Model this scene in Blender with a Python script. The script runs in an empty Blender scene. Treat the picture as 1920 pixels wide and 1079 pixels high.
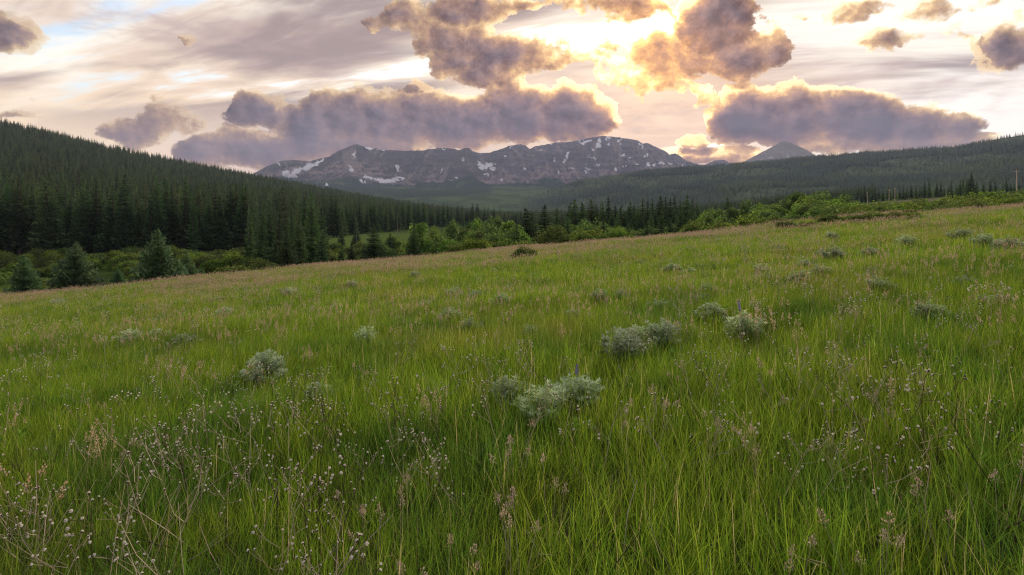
import bpy, math, random
import numpy as np
from mathutils import Vector, Matrix

# ------------------------------------------------------------------ camera
FPX = 1100.0                      # focal length in photograph pixels (1920 wide)
HOR = 400.0                       # eye level in the photograph
scene = bpy.context.scene
cam_data = bpy.data.cameras.new('camera')
cam = bpy.data.objects.new('camera', cam_data)
scene.collection.objects.link(cam)
cam.location = (0, 0, 0)          # eye level is z = 0, the meadow lies 1.5 m below
cam.rotation_euler = (math.radians(90), 0, 0)
cam_data.sensor_width = 36.0
cam_data.lens = 36.0 * FPX / 1920.0
cam_data.shift_y = -(539.5 - HOR) / 1920.0
cam_data.clip_start = 0.05
cam_data.clip_end = 60000.0
scene.camera = cam
scene.view_settings.view_transform = 'Standard'
scene.view_settings.look = 'None'
scene.view_settings.exposure = 1.15
scene.view_settings.gamma = 1.0
scene.view_settings.use_curve_mapping = False
scene.render.engine = 'CYCLES'
scene.cycles.max_bounces = 5
scene.cycles.diffuse_bounces = 3
scene.cycles.glossy_bounces = 1
scene.cycles.transmission_bounces = 3
scene.cycles.transparent_max_bounces = 6
scene.cycles.volume_bounces = 0
scene.cycles.use_denoising = True
scene.cycles.denoising_prefilter = 'NONE'
scene.cycles.use_adaptive_sampling = True
scene.cycles.adaptive_threshold = 0.012
scene.cycles.filter_width = 1.1

SUN_AZ = math.atan((1235 - 960) / FPX)
SUN_EL = math.atan((HOR - 95) / FPX * math.cos(SUN_AZ))

def lin(c):
    return tuple((x / 255 / 12.92) if x / 255 <= 0.04045 else ((x / 255 + 0.055) / 1.055) ** 2.4 for x in c)

# ------------------------------------------------------------------ node arithmetic
class S:
    """A socket (or constant) that can be added, multiplied ... into new nodes."""
    tree = None
    def __init__(self, s): self.s = s
    @staticmethod
    def node(kind, **kw):
        n = S.tree.nodes.new(kind)
        for k, v in kw.items(): setattr(n, k, v)
        return n
def _set(inp, v):
    if isinstance(v, S): S.tree.links.new(v.s, inp)
    else: inp.default_value = v
def mth(op, *a, clamp=False):
    n = S.node('ShaderNodeMath', operation=op, use_clamp=clamp)
    for i, v in enumerate(a): _set(n.inputs[i], v)
    return S(n.outputs[0])
def vec(op, *a):
    n = S.node('ShaderNodeVectorMath', operation=op)
    for i, v in enumerate(a): _set(n.inputs[i], v)
    return S(n.outputs[1] if op in ('LENGTH', 'DOT_PRODUCT', 'DISTANCE') else n.outputs[0])
def vscale(a, f):
    n = S.node('ShaderNodeVectorMath', operation='SCALE')
    _set(n.inputs[0], a); _set(n.inputs['Scale'], f)
    return S(n.outputs[0])
S.__add__ = lambda a, b: mth('ADD', a, b)
S.__radd__ = lambda a, b: mth('ADD', b, a)
S.__sub__ = lambda a, b: mth('SUBTRACT', a, b)
S.__rsub__ = lambda a, b: mth('SUBTRACT', b, a)
S.__mul__ = lambda a, b: mth('MULTIPLY', a, b)
S.__rmul__ = lambda a, b: mth('MULTIPLY', b, a)
S.__truediv__ = lambda a, b: mth('DIVIDE', a, b)
def xyz(a, b, c):
    n = S.node('ShaderNodeCombineXYZ')
    for i, v in enumerate((a, b, c)): _set(n.inputs[i], v)
    return S(n.outputs[0])
def sep(v):
    n = S.node('ShaderNodeSeparateXYZ'); _set(n.inputs[0], v)
    return [S(o) for o in n.outputs]
def noise(v, scale, detail=4.0, rough=0.55, distortion=0.0, color=False):
    n = S.node('ShaderNodeTexNoise', noise_dimensions='3D')
    if v is not None: _set(n.inputs['Vector'], v)
    n.inputs['Scale'].default_value = scale
    n.inputs['Detail'].default_value = detail
    n.inputs['Roughness'].default_value = rough
    n.inputs['Distortion'].default_value = distortion
    return S(n.outputs['Color' if color else 'Fac'])
def ramp01(v, lo, hi, smooth=True):
    n = S.node('ShaderNodeMapRange', interpolation_type='SMOOTHSTEP' if smooth else 'LINEAR', clamp=True)
    _set(n.inputs['Value'], v)
    n.inputs['From Min'].default_value = lo; n.inputs['From Max'].default_value = hi
    return S(n.outputs[0])
def mixc(f, a, b, blend='MIX'):
    n = S.node('ShaderNodeMix', data_type='RGBA', blend_type=blend)
    _set(n.inputs[0], f)
    for i, v in ((6, a), (7, b)):
        if isinstance(v, tuple) and len(v) == 3: v = (*v, 1.0)
        _set(n.inputs[i], v)
    return S(n.outputs[2])

# ------------------------------------------------------------------ world: evening sky with lit clouds
world = bpy.data.worlds.new('World'); scene.world = world
world.use_nodes = True
S.tree = wt = world.node_tree
wt.nodes.clear()
world.cycles.sampling_method = 'MANUAL'
world.cycles.sample_map_resolution = 512

def ae(px, py):
    """direction (azimuth, elevation in radians) of a point of the sky seen at that place"""
    az = math.atan((px - 960) / FPX)
    return az, math.atan((HOR - py) / FPX * math.cos(az))

sky = S.node('ShaderNodeTexSky', sky_type='NISHITA', sun_disc=False, sun_elevation=SUN_EL,
             sun_rotation=SUN_AZ, air_density=1.0, dust_density=1.5, ozone_density=1.5)
geo = S(S.node('ShaderNodeTexCoord').outputs['Generated'])
dirn = vec('NORMALIZE', geo)
dx, dy, dz = sep(dirn)
sdir = (math.sin(SUN_AZ) * math.cos(SUN_EL), math.cos(SUN_AZ) * math.cos(SUN_EL), math.sin(SUN_EL))
cosang = vec('DOT_PRODUCT', dirn, sdir)
ang = mth('ARCCOSINE', mth('MINIMUM', cosang, 0.99999))           # angle from the sun
az = mth('ARCTAN2', dx, dy)
el = mth('ARCSINE', dz)
near = mth('EXPONENT', ang * -4.6)                                # broad glow round the sun
core = mth('EXPONENT', mth('MULTIPLY', ang * ang, -110.0))         # the sun behind its cloud

# high veil: streaks seen in perspective on a flat high layer
zz = mth('MAXIMUM', dz, 0.0) + 0.16
plan = xyz(dx / zz, dy / zz, 0.0)
rot = S.node('ShaderNodeVectorRotate', rotation_type='Z_AXIS'); _set(rot.inputs['Vector'], plan)
rot.inputs['Angle'].default_value = 0.30
st = vec('MULTIPLY', S(rot.outputs[0]), (0.34, 1.1, 1.0))
veil_n = noise(st, 1.0, 5.0, 0.52, 0.45)
fine_n = noise(st, 3.6, 4.0, 0.60, 0.6)
leftw = ramp01(az, 0.15, -0.25)
back_fill = ramp01(dy, 0.25, -0.6)  # unseen sky behind the camera, brightened as fill light for the land
calm = ramp01(el, 0.07, 0.20)
grey_amt = ramp01(veil_n + fine_n * 0.30 + leftw * 0.06, 0.62, 0.78) * calm
gap = ramp01(veil_n * -1.0 + fine_n * -0.35 + mth('MULTIPLY', el, 0.25) + leftw * 0.01, -0.565, -0.48) * calm
lo_warm = ramp01(el, 0.30, 0.04)
base = mixc(lo_warm, lin((230, 208, 190)), lin((242, 212, 174)))
base = mixc(ramp01(az, -0.05, 0.60), base, lin((249, 239, 231)))
base = mixc(back_fill, base, lin((240, 234, 230)))
bright = noise(st, 2.2, 5.0, 0.6, 0.3)
base = mixc(ramp01(bright, 0.46, 0.64) * 0.85 * calm, base, lin((255, 246, 230)))
veil_c = mixc(grey_amt * 0.9, base, mixc(back_fill, lin((140, 122, 124)), lin((200, 194, 196))))
peach = mixc(ramp01(fine_n, 0.35, 0.65), lin((214, 174, 150)), lin((236, 200, 170)))
veil_c = mixc(ramp01(ang, 0.42, 0.10) * ramp01(el, 0.27, 0.17) * 0.8, veil_c, peach)
glow_c = vec('ADD', vscale((1.0, 0.62, 0.32), near * 0.09), vscale((1.0, 0.70, 0.34), core * 0.32))
veil_c = vec('ADD', mixc(ramp01(el, 0.17, 0.09) * ramp01(mth('ABSOLUTE', az + 0.26), 0.46, 0.0) * 0.7, veil_c, lin((176, 154, 170))), glow_c)
veil_a = 1.0 - gap * 0.85

def cumulus(D, Dsun, amb_lo, amb_hi, kd, phase_near, phase_core):
    """lit cloud: light that comes through is reddened by the cloud between the eye and the sun"""
    tau = D * 0.35 + Dsun * 0.65
    tr, tg, tb = (mth('EXPONENT', tau * -k) for k in kd)
    L = near * phase_near + core * phase_core + 0.20
    lit = xyz(tr * L, tg * L * 0.86, tb * L * 0.66)
    shade = ramp01(Dsun, 0.0, 2.2)
    return vec('ADD', lit, mixc(shade, amb_hi, amb_lo))

bg_sky = S.node('ShaderNodeBackground'); bg_sky.inputs['Strength'].default_value = 0.10
wt.links.new(sky.outputs[0], bg_sky.inputs['Color'])

SKY_GAIN = 0.57
def bgnode(col):
    b = S.node('ShaderNodeBackground'); _set(b.inputs['Color'], col); b.inputs['Strength'].default_value = SKY_GAIN
    return b.outputs[0]
def mixsh(f, a, b):
    m = S.node('ShaderNodeMixShader'); _set(m.inputs[0], f)
    wt.links.new(a, m.inputs[1]); wt.links.new(b, m.inputs[2])
    return m.outputs[0]

veil_sh = mixsh(veil_a, bg_sky.outputs[0], bgnode(veil_c))

# scattered cumulus all round (also out of view; made paler behind the camera to brighten the scene)
cn = noise(vec('MULTIPLY', dirn, (1.0, 1.0, 2.2)), 3.1, 4.0, 0.55)
gD = mth('MULTIPLY', mth('MAXIMUM', cn - 0.55, 0.0), 14.0)
g_col = cumulus(gD, gD * 0.8, mixc(back_fill, lin((100, 92, 112)), lin((205, 198, 196))), mixc(back_fill, lin((140, 126, 134)), lin((235, 226, 218))), (0.9, 1.3, 1.9), 0.9, 1.2)
g_a = 1.0 - mth('EXPONENT', gD * -2.2)
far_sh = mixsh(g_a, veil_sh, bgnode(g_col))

# the clouds over the mountains: rows of banks, each lump given by place, half size and thickness
ROWS = [
    [   # long bank over the range, bank on the right
        (590, 238, 60, 34, 1.0), (665, 215, 80, 42, 1.1), (760, 224, 120, 40, 1.2), (880, 224, 120, 38, 1.2), (985, 208, 90, 40, 1.2), (1060, 205, 70, 40, 1.2), (1115, 222, 55, 36, 1.1),
        (1385, 215, 62, 42, 1.2), (1470, 212, 90, 42, 1.3), (1580, 220, 110, 40, 1.25), (1690, 234, 95, 30, 1.1), (1785, 240, 70, 18, 0.9)],
    [   # lilac shelf on the left, low bands over the peaks
        (395, 282, 56, 28, 0.8), (480, 282, 110, 36, 0.9), (570, 278, 110, 32, 0.95), (690, 262, 130, 22, 0.8), (850, 262, 130, 16, 0.5), (1000, 250, 110, 12, 0.4),
        (1300, 290, 60, 14, 0.7), (1370, 292, 60, 14, 0.7), (1560, 268, 90, 26, 0.6), (1680, 264, 130, 22, 0.75), (1790, 262, 70, 16, 0.6)],
    [   # puffs over the wooded hill and small scraps
        (322, 222, 60, 44, 0.30), (228, 246, 46, 20, 0.7), (272, 252, 56, 28, 0.55), (480, 203, 52, 28, 1.0), (520, 215, 36, 22, 0.9), (448, 222, 26, 20, 0.4),
        (780, 160, 24, 7, 0.7), (1308, 262, 32, 11, 0.8), (0, 58, 76, 36, 1.0)],
    [   # dark billows left and right of the sun, scraps to the right
        (850, 95, 62, 44, 1.0), (915, 108, 85, 46, 1.15), (985, 100, 70, 32, 0.5), (1070, 84, 76, 22, 0.34), (1130, 80, 44, 18, 0.3), (775, 36, 60, 30, 0.6), (702, 46, 20, 13, 0.6),
        (1240, 102, 50, 50, 0.48), (1312, 112, 46, 34, 0.75), (1385, 100, 66, 40, 1.15), (1440, 92, 42, 36, 1.0),
        (1660, 76, 66, 22, 0.46), (1786, 54, 22, 15, 0.42), (1890, 84, 76, 38, 1.25)],
    [   # upper edge
        (880, 22, 90, 26, 0.75), (960, 12, 60, 12, 0.4), (1120, -2, 90, 20, 0.7), (1195, 14, 60, 24, 0.65), (1345, 32, 76, 52, 1.4), (1600, 22, 66, 24, 0.36), (1730, 28, 54, 28, 0.34), (1512, 26, 16, 12, 0.3),
        (1840, 16, 44, 16, 0.35), (1918, 30, 22, 16, 0.7), (355, 70, 15, 11, 0.5), (30, 216, 64, 10, 0.4)],
    [   # thin glowing scraps round the sun
        (1215, 152, 88, 30, 0.30), (1165, 128, 44, 36, 0.24), (1290, 150, 36, 20, 0.3), (1328, 208, 30, 24, 0.34), (1180, 215, 26, 10, 0.2), (1000, 120, 60, 24, 0.3), (1090, 100, 50, 20, 0.25), (66, 186, 13, 9, 0.3)],
]
STREAKS = [(1540, 152, 80, 18, 0.55), (1440, 172, 110, 15, 0.5), (1680, 128, 60, 13, 0.4), (1790, 165, 110, 22, 0.5), (1880, 185, 90, 26, 0.5),
           (1230, 222, 130, 34, 0.35), (1110, 150, 110, 34, 0.3), (600, 130, 160, 30, 0.45), (350, 60, 260, 32, 0.45)]
AZ0, AZ1 = ae(-220, 0)[0], ae(2140, 0)[0]
E0, ES = 0.02, 2.2                          # elevation <-> curve value
def row_curves(row):
    """upper edge, lower edge and thickness of one row of cloud along the horizon"""
    N = 150
    ts = np.linspace(0, 1, N); top = np.full(N, np.nan); bot = np.full(N, np.nan); wt_ = np.full(N, -1.0)
    for cx, cy, rx, ry, w in row:
        a0, e0 = ae(cx, cy); k = math.cos(a0)
        ra, re_ = rx * 1.12 / FPX * k * k, ry * 1.12 / FPX * k
        q = (ts * (AZ1 - AZ0) + AZ0 - a0) / ra
        h = re_ * np.sqrt(np.clip(1 - q * q, 0.05, 1))
        inside = np.abs(q) < 1
        top = np.where(inside, np.fmax(top, e0 + h), top); bot = np.where(inside, np.fmin(bot, e0 - h), bot)
        wt_ = np.maximum(wt_, np.where(np.abs(q) < 1.8, w * (1 - np.abs(q) ** 3), -1.0))
    ok = ~np.isnan(top)
    idx = np.flatnonzero(ok); nb = idx[np.abs(np.arange(N)[:, None] - idx[None]).argmin(1)]
    top, bot = top[nb], bot[nb]                # between two lumps each keeps its own edge
    n = S.node('ShaderNodeRGBCurve')
    for ch, arr in enumerate(((top - E0) * ES, (bot - E0) * ES, (wt_ + 1) / 3)):
        cu = n.mapping.curves[ch]
        arr = np.clip(arr, 0, 1)
        cu.points[0].location = (0, arr[0]); cu.points[1].location = (1, arr[-1])
        for x, y in zip(ts[1:-1], arr[1:-1]): cu.points.new(x, y)
        for p in cu.points: p.handle_type = 'VECTOR'
    n.mapping.update()
    return n
P0 = xyz(az, el, 0.0)
def voronoi(v, scale, detail):
    n = S.node('ShaderNodeTexVoronoi', voronoi_dimensions='2D', feature='F1', normalize=True)
    _set(n.inputs['Vector'], v)
    n.inputs['Scale'].default_value = scale; n.inputs['Detail'].default_value = detail
    n.inputs['Roughness'].default_value = 0.55; n.inputs['Lacunarity'].default_value = 2.3
    return S(n.outputs['Distance'])
w1 = noise(P0, 20.0, 5.0, 0.62, color=True)
warp = vec('MULTIPLY', vec('SUBTRACT', w1, (0.5, 0.5, 0.5)), (0.066, 0.038, 0.0))
def density(p):
    n1 = noise(vec('MULTIPLY', p, (1.0, 1.35, 1.0)), 13.0, 7.0, 0.68)
    v1 = voronoi(vec('ADD', p, vscale(warp, 0.5)), 30.0, 2.0)
    qa, qe, _ = sep(vec('ADD', p, warp))
    t = mth('MULTIPLY_ADD', qa, 1 / (AZ1 - AZ0), -AZ0 / (AZ1 - AZ0))
    tv = xyz(t, t, t)
    ee = mth('MULTIPLY_ADD', qe, ES, -E0 * ES)
    field = None
    for ri, row in enumerate(ROWS):
        n = row_curves([(x, y, a, b, w + (0.22 if ri < 2 else 0.05)) for x, y, a, b, w in row])
        _set(n.inputs['Color'], tv)
        tp, bt, w = sep(S(n.outputs[0]))
        half = mth('MULTIPLY_ADD', tp - bt, 0.5, 0.004)
        r = (ee - (tp + bt) * 0.5) / half
        f = mth('MULTIPLY_ADD', w, 3.0, -1.0) - mth('MULTIPLY', r * r, 0.9)
        field = f if field is None else mth('SMOOTH_MAX', field, f, 0.15)
    field = mth('MAXIMUM', field + (noise(vec('MULTIPLY', p, (1.0, 1.8, 1.0)), 6.0, 1.0, 0.5) - 0.5) * 1.3, -1.0)
    return mth('MAXIMUM', field + (n1 - 0.5) * 2.7 + (0.40 - v1) * 1.0 - 0.08, 0.0)
to_sun = vec('NORMALIZE', vec('SUBTRACT', (SUN_AZ, SUN_EL + 0.10, 0.0), P0))
step = mth('MINIMUM', ang * 0.2, 0.015)
D0 = density(P0)
D1 = density(vec('ADD', P0, vscale(to_sun, step)))
wide = mth('EXPONENT', ang * -2.2)
L = near * 1.0 + wide * 0.95 + core * 0.8
C0, C1 = mth('MINIMUM', D0, 1.6), mth('MINIMUM', D1, 1.6)
relief = ramp01((C0 - C1) * 0.8 - C0 * 0.12, -0.85, 0.55)
tau = D0 * 0.45 + D1 * 2.3
tr, tg, tb = (mth('EXPONENT', tau * -k) for k in (0.92, 1.22, 2.1))
lit = vec('MULTIPLY', xyz(tr, tg, tb), vec('ADD', vscale(veil_c, 0.66), xyz(L, L * 0.70, L * 0.30)))
amb = mixc(relief, lin((44, 45, 60)), lin((126, 116, 126)))
amb = mixc(ramp01(el, 0.24, 0.10) * 0.45, amb, lin((82, 80, 104)))
c_col = vec('ADD', lit, vec('ADD', vscale(amb, 1.0 - tg * 0.75), vscale((0.42, 0.24, 0.06), core * 0.30)))
c_a = 1.0 - mth('EXPONENT', mth('POWER', D0, 1.15) * -9.0)
# thin grey streaks under the veil
sq = vec('MULTIPLY', vec('SUBTRACT', noise(P0, 9.0, 1.0, 0.5, color=True), (0.5, 0.5, 0.5)), (0.1, 0.03, 0))
ps = vec('ADD', P0, sq)
sb = None
for cx, cy, rx, ry, w in STREAKS:
    a0, e0 = ae(cx, cy); k = math.cos(a0)
    ra, re_ = rx * 1.25 / FPX * k * k, ry * 1.25 / FPX * k
    q = vec('MULTIPLY_ADD', ps, (1 / ra, 1 / re_, 0), (-a0 / ra, -e0 / re_, 0))
    f = mth('MULTIPLY_ADD', vec('DOT_PRODUCT', q, q), -w, w)
    sb = f if sb is None else mth('MAXIMUM', sb, f)
sn = noise(vec('MULTIPLY', P0, (0.42, 1.5, 1.0)), 30.0, 3.0, 0.62, 0.3)
s_a = ramp01(mth('MAXIMUM', sb, -1.0) + (sn - 0.5) * 2.0, 0.0, 0.9) * 0.7
near_sh = mixsh(s_a, veil_sh, bgnode(vec('ADD', lin((172, 150, 148)), vscale((1.0, 0.6, 0.3), near * 0.25))))
near_sh = mixsh(c_a, near_sh, bgnode(c_col))
# the modelled banks lie over the mountains; towards their edges they pass into the scattered ones
win = ramp01(mth('ABSOLUTE', az), 1.05, 0.85) * ramp01(el, 0.62, 0.46)
earth = bgnode((0.06, 0.07, 0.04, 1.0))
w_out = S.node('ShaderNodeOutputWorld')
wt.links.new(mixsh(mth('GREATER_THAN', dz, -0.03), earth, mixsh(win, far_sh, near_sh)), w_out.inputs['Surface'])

sun_data = bpy.data.lights.new('sun', 'SUN')
sun_data.energy = 3.8
sun_data.angle = math.radians(12)
sun_data.color = (1.0, 0.86, 0.66)
sun = bpy.data.objects.new('sun', sun_data)
scene.collection.objects.link(sun)
sun.rotation_euler = Vector(sdir).to_track_quat('Z', 'Y').to_euler()

# ------------------------------------------------------------------ numpy noise, meshes, materials
RNG = np.random.default_rng(7)
def _hash(ix, iy, seed):
    h = (ix.astype(np.int64) * 374761393 + iy.astype(np.int64) * 668265263 + seed * 982451653) & 0xFFFFFFFF
    h = ((h ^ (h >> 13)) * 1274126177) & 0xFFFFFFFF
    return ((h ^ (h >> 16)) & 0xFFFFFF) / float(0xFFFFFF)
def vnoise(x, y, seed=0):
    x = np.asarray(x, float); y = np.asarray(y, float)
    ix, iy = np.floor(x), np.floor(y)
    fx, fy = x - ix, y - iy
    fx = fx * fx * fx * (fx * (fx * 6 - 15) + 10); fy = fy * fy * fy * (fy * (fy * 6 - 15) + 10)
    a, b = _hash(ix, iy, seed), _hash(ix + 1, iy, seed)
    c, d = _hash(ix, iy + 1, seed), _hash(ix + 1, iy + 1, seed)
    return (a + (b - a) * fx) * (1 - fy) + (c + (d - c) * fx) * fy
def fbm(x, y, octv=5, seed=0, gain=0.5):
    s = 0; a = 1; t = 0
    for k in range(octv):
        s = s + a * vnoise(np.asarray(x) * 2 ** k + 17.3 * k, np.asarray(y) * 2 ** k - 9.1 * k, seed + k); t += a; a *= gain
    return s / t
def ridged(x, y, octv=5, seed=0, gain=0.55):
    s = 0; a = 1; t = 0
    for k in range(octv):
        n = 1 - np.abs(2 * vnoise(np.asarray(x) * 2 ** k + 5.7 * k, np.asarray(y) * 2 ** k + 3.3 * k, seed + k) - 1)
        s = s + a * n * n; t += a; a *= gain
    return s / t
def sstep(lo, hi, v):
    t = np.clip((np.asarray(v, float) - lo) / (hi - lo), 0, 1)
    return t * t * (3 - 2 * t)
def pxu(x): return (np.asarray(x, float) - 960) / FPX
def pye(y): return (HOR - np.asarray(y, float)) / FPX

def np_mesh(name, V, F, mats=(), cols=None, fmat=None, smooth=False):
    """V (n,3); F (m,3) or (m,4); cols = {attribute: (n,3|4) per-vertex colours}"""
    V = np.asarray(V, np.float32); F = np.asarray(F, np.int32)
    k = F.shape[1]
    me = bpy.data.meshes.new(name)
    me.vertices.add(len(V)); me.vertices.foreach_set('co', V.ravel())
    me.loops.add(F.size); me.loops.foreach_set('vertex_index', F.ravel())
    me.polygons.add(len(F)); me.polygons.foreach_set('loop_start', np.arange(0, F.size, k, dtype=np.int32))
    me.polygons.foreach_set('loop_total', np.full(len(F), k, np.int32))
    if fmat is not None: me.polygons.foreach_set('material_index', np.asarray(fmat, np.int32))
    me.polygons.foreach_set('use_smooth', np.full(len(F), smooth))
    for an, c in (cols or {}).items():
        c = np.asarray(c, np.float32)
        if c.shape[1] == 3: c = np.hstack([c, np.ones((len(c), 1), np.float32)])
        at = me.color_attributes.new(an, 'FLOAT_COLOR', 'POINT'); at.data.foreach_set('color', c.ravel())
    for m in mats: me.materials.append(m)
    me.update(calc_edges=True)
    return me
COL = scene.collection
def add(name, data, parent=None, loc=None, link=True, **props):
    o = bpy.data.objects.new(name, data)
    if link: COL.objects.link(o)
    if parent is not None: o.parent = parent
    if loc is not None: o.location = loc
    for k, v in props.items(): o[k] = v
    return o
def grid_faces(nu, nv):
    i = np.arange(nu * nv).reshape(nu, nv)
    return np.stack([i[:-1, :-1], i[1:, :-1], i[1:, 1:], i[:-1, 1:]], -1).reshape(-1, 4)

def new_mat(name):
    m = bpy.data.materials.new(name); m.use_nodes = True
    S.tree = m.node_tree; m.node_tree.nodes.clear()
    return m
def out_surface(sh):
    o = S.node('ShaderNodeOutputMaterial'); S.tree.links.new(sh, o.inputs['Surface'])
def attr(name):
    n = S.node('ShaderNodeAttribute', attribute_name=name); return S(n.outputs['Color']), S(n.outputs['Fac'])
def principled(col, rough=0.8, spec=0.2, bump=None, bstr=0.3, bdist=0.1):
    p = S.node('ShaderNodeBsdfPrincipled')
    if isinstance(col, tuple): col = (*col[:3], 1.0)
    _set(p.inputs['Base Color'], col); _set(p.inputs['Roughness'], rough)
    p.inputs['Specular IOR Level'].default_value = spec
    if bump is not None:
        b = S.node('ShaderNodeBump'); b.inputs['Strength'].default_value = bstr; b.inputs['Distance'].default_value = bdist
        _set(b.inputs['Height'], bump); S.tree.links.new(b.outputs[0], p.inputs['Normal'])
    return p.outputs[0]
def obj_random(): return S(S.node('ShaderNodeObjectInfo').outputs['Random'])
def world_pos(): return S(S.node('ShaderNodeNewGeometry').outputs['Position'])
def hsv(col, h=0.5, s=1.0, v=1.0):
    n = S.node('ShaderNodeHueSaturation')
    _set(n.inputs['Hue'], h); _set(n.inputs['Saturation'], s); _set(n.inputs['Value'], v); _set(n.inputs['Color'], col)
    return S(n.outputs[0])
def diffuse(col, rough=0.0, bump=None, bstr=0.3, bdist=0.1):
    p = S.node('ShaderNodeBsdfDiffuse')
    if isinstance(col, tuple): col = (*col[:3], 1.0)
    _set(p.inputs['Color'], col); p.inputs['Roughness'].default_value = rough
    if bump is not None:
        b = S.node('ShaderNodeBump'); b.inputs['Strength'].default_value = bstr; b.inputs['Distance'].default_value = bdist
        _set(b.inputs['Height'], bump); S.tree.links.new(b.outputs[0], p.inputs['Normal'])
    return p.outputs[0]
def leaf_shader(col, transl=0.35, rough=0.6, spec=0.0):
    p = principled(col, rough, spec) if spec > 0 else diffuse(col)
    t = S.node('ShaderNodeBsdfTranslucent'); _set(t.inputs['Color'], col)
    m = S.node('ShaderNodeMixShader'); m.inputs[0].default_value = transl
    S.tree.links.new(p, m.inputs[1]); S.tree.links.new(t.outputs[0], m.inputs[2])
    return m.outputs[0]

# ------------------------------------------------------------------ the lie of the land
MA, MB = 0.0896, -0.041                     # the meadow climbs to the right and falls away ahead
EDGE_X = [-700, 0, 200, 400, 600, 750, 960, 1200, 1420, 1500, 1600, 1670, 1736, 1801, 1855, 1905, 1960, 2400]
EDGE_Y = [604, 561, 547, 524, 501, 488, 468, 453, 436, 428, 416, 412, 408, 400, 397, 393, 388, 350]
def edge_dist(u):
    e = pye(np.interp(u * FPX + 960, EDGE_X, EDGE_Y))
    return np.clip(1.5 / np.maximum((MA * u + MB) - e, 0.012), 45, 110)
def valley_floor(u, Y):
    base = np.interp(u, [-1.0, -0.5, -0.3, 0.0, 0.3, 0.5, 0.8, 1.1], [-14.5, -14, -13, -12, -9, -5, -1.5, 2])
    g = np.interp(u, [0.25, 0.65, 1.0], [0.0, 0.045, 0.06])
    far = g * np.clip(Y - 170, 0, 900)
    return base + far + (np.interp(u, [-.2, 0, 0.4], [0, 0, 0])) + 1.2 * (fbm(u * Y / 45.0, Y / 45.0, 4, 31) - 0.5)
def ground_z(X, Y):
    X = np.asarray(X, float); Y = np.asarray(Y, float)
    Yc = np.maximum(Y, 40.0)
    u = np.clip(X / Yc, -1.3, 1.3)
    plane = -1.5 + MA * np.clip(X, -130, 130) + MB * np.clip(Y, -150, 400)
    plane = plane + 0.5 * (fbm(X / 14.0 + 3, Y / 14.0, 3, 5) - 0.5) * sstep(4, 30, np.hypot(X, Y)) + 0.10 * (fbm(X / 1.7, Y / 1.7, 3, 9) - 0.5)
    # low weedy bank at the top of the field on the right
    plane = plane + 0.55 * np.exp(-(((X - 32) / 9.0) ** 2 + ((Y - 55) / 5.0) ** 2)) + 0.35 * np.exp(-(((X - 24) / 7.0) ** 2 + ((Y - 51) / 4.0) ** 2))
    d = np.maximum(0, Y - edge_dist(u))
    m = plane - 0.0035 * d * d
    v = valley_floor(u, np.maximum(Y, 1))
    w = 1.2                                  # smooth maximum of field and valley
    h = np.clip(0.5 + 0.5 * (m - v) / w, 0, 1)
    z = v + (m - v) * h + w * h * (1 - h)
    return np.where(Y < 30, plane, z)

# wooded hill on the left
LH_X = [-900, 0, 120, 250, 400, 500, 600, 700, 800, 870, 960, 1100]
LH_Y = [40, 236, 262, 293, 322, 341, 360, 378, 394, 403, 412, 420]
def left_hill(u, Y):
    Yr = np.interp(u, [-1.3, -0.87, -0.4, 0.0, 0.15], [1150, 1250, 1500, 1750, 1800])
    Yb = np.interp(u, [-1.3, -0.87, -0.55, -0.40, -0.33, -0.2, -0.1, 0.0, 0.1], [190, 200, 215, 240, 292, 420, 560, 800, 1000])
    er = pye(np.interp(u * FPX + 960, LH_X, LH_Y))
    zr = er * Yr
    t = (Y - Yb) / (Yr - Yb)
    tc = np.clip(t, 0, 1)
    z0 = -15.5
    z = z0 + (zr - z0) * (0.35 * tc + 0.65 * tc ** 1.7)
    z = z + (fbm(u * Y / 160.0, Y / 160.0, 4, 3) - 0.5) * 26 * tc * (1 - tc) * 2
    z = np.where(t < 0, z0 + t * 40, z)
    z = np.where(t > 1, zr - (t - 1) ** 1.2 * 240, z)
    return z, Yb, Yr
# foothill on the right
RH_X = [500, 750, 850, 930, 1000, 1050, 1090, 1130, 1200, 1300, 1400, 1470, 1530, 1600, 1650, 1700, 1800, 1830, 1880, 1920, 2100, 2600]
RH_Y = [420, 404, 396, 386, 370, 353, 338, 332, 323, 315, 308, 302, 294, 290, 286, 281, 276, 270, 259, 253, 225, 170]
def right_hill(u, Y):
    Yr = np.interp(u, [-0.3, 0.0, 0.4, 0.9, 1.3], [3300, 3200, 3000, 2500, 2300])
    Yb = np.interp(u, [-0.3, 0.1, 0.4, 0.9, 1.3], [2200, 1700, 1250, 950, 900])
    er = pye(np.interp(u * FPX + 960, RH_X, RH_Y))
    zr = er * Yr
    t = (Y - Yb) / (Yr - Yb); tc = np.clip(t, 0, 1)
    z0 = np.interp(u, [-0.3, 0.25, 0.65, 1.0], [-14, -10, 24, 40])
    p = 0.55 * tc + 0.45 * tc ** 1.8
    gul = (fbm(u * Y / 420.0, Y / 900.0, 5, 12) - 0.5) * 90 + (ridged(u * Y / 300.0 + 3, Y / 1400.0, 4, 15) - 0.4) * 40
    z = z0 + (zr - z0) * p + gul * tc * (1 - tc) * 2.4
    z = np.where(t < 0, z0 + t * 120, z)
    z = np.where(t > 1, zr - (t - 1) ** 1.2 * 600, z)
    return z, Yb, Yr

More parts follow.
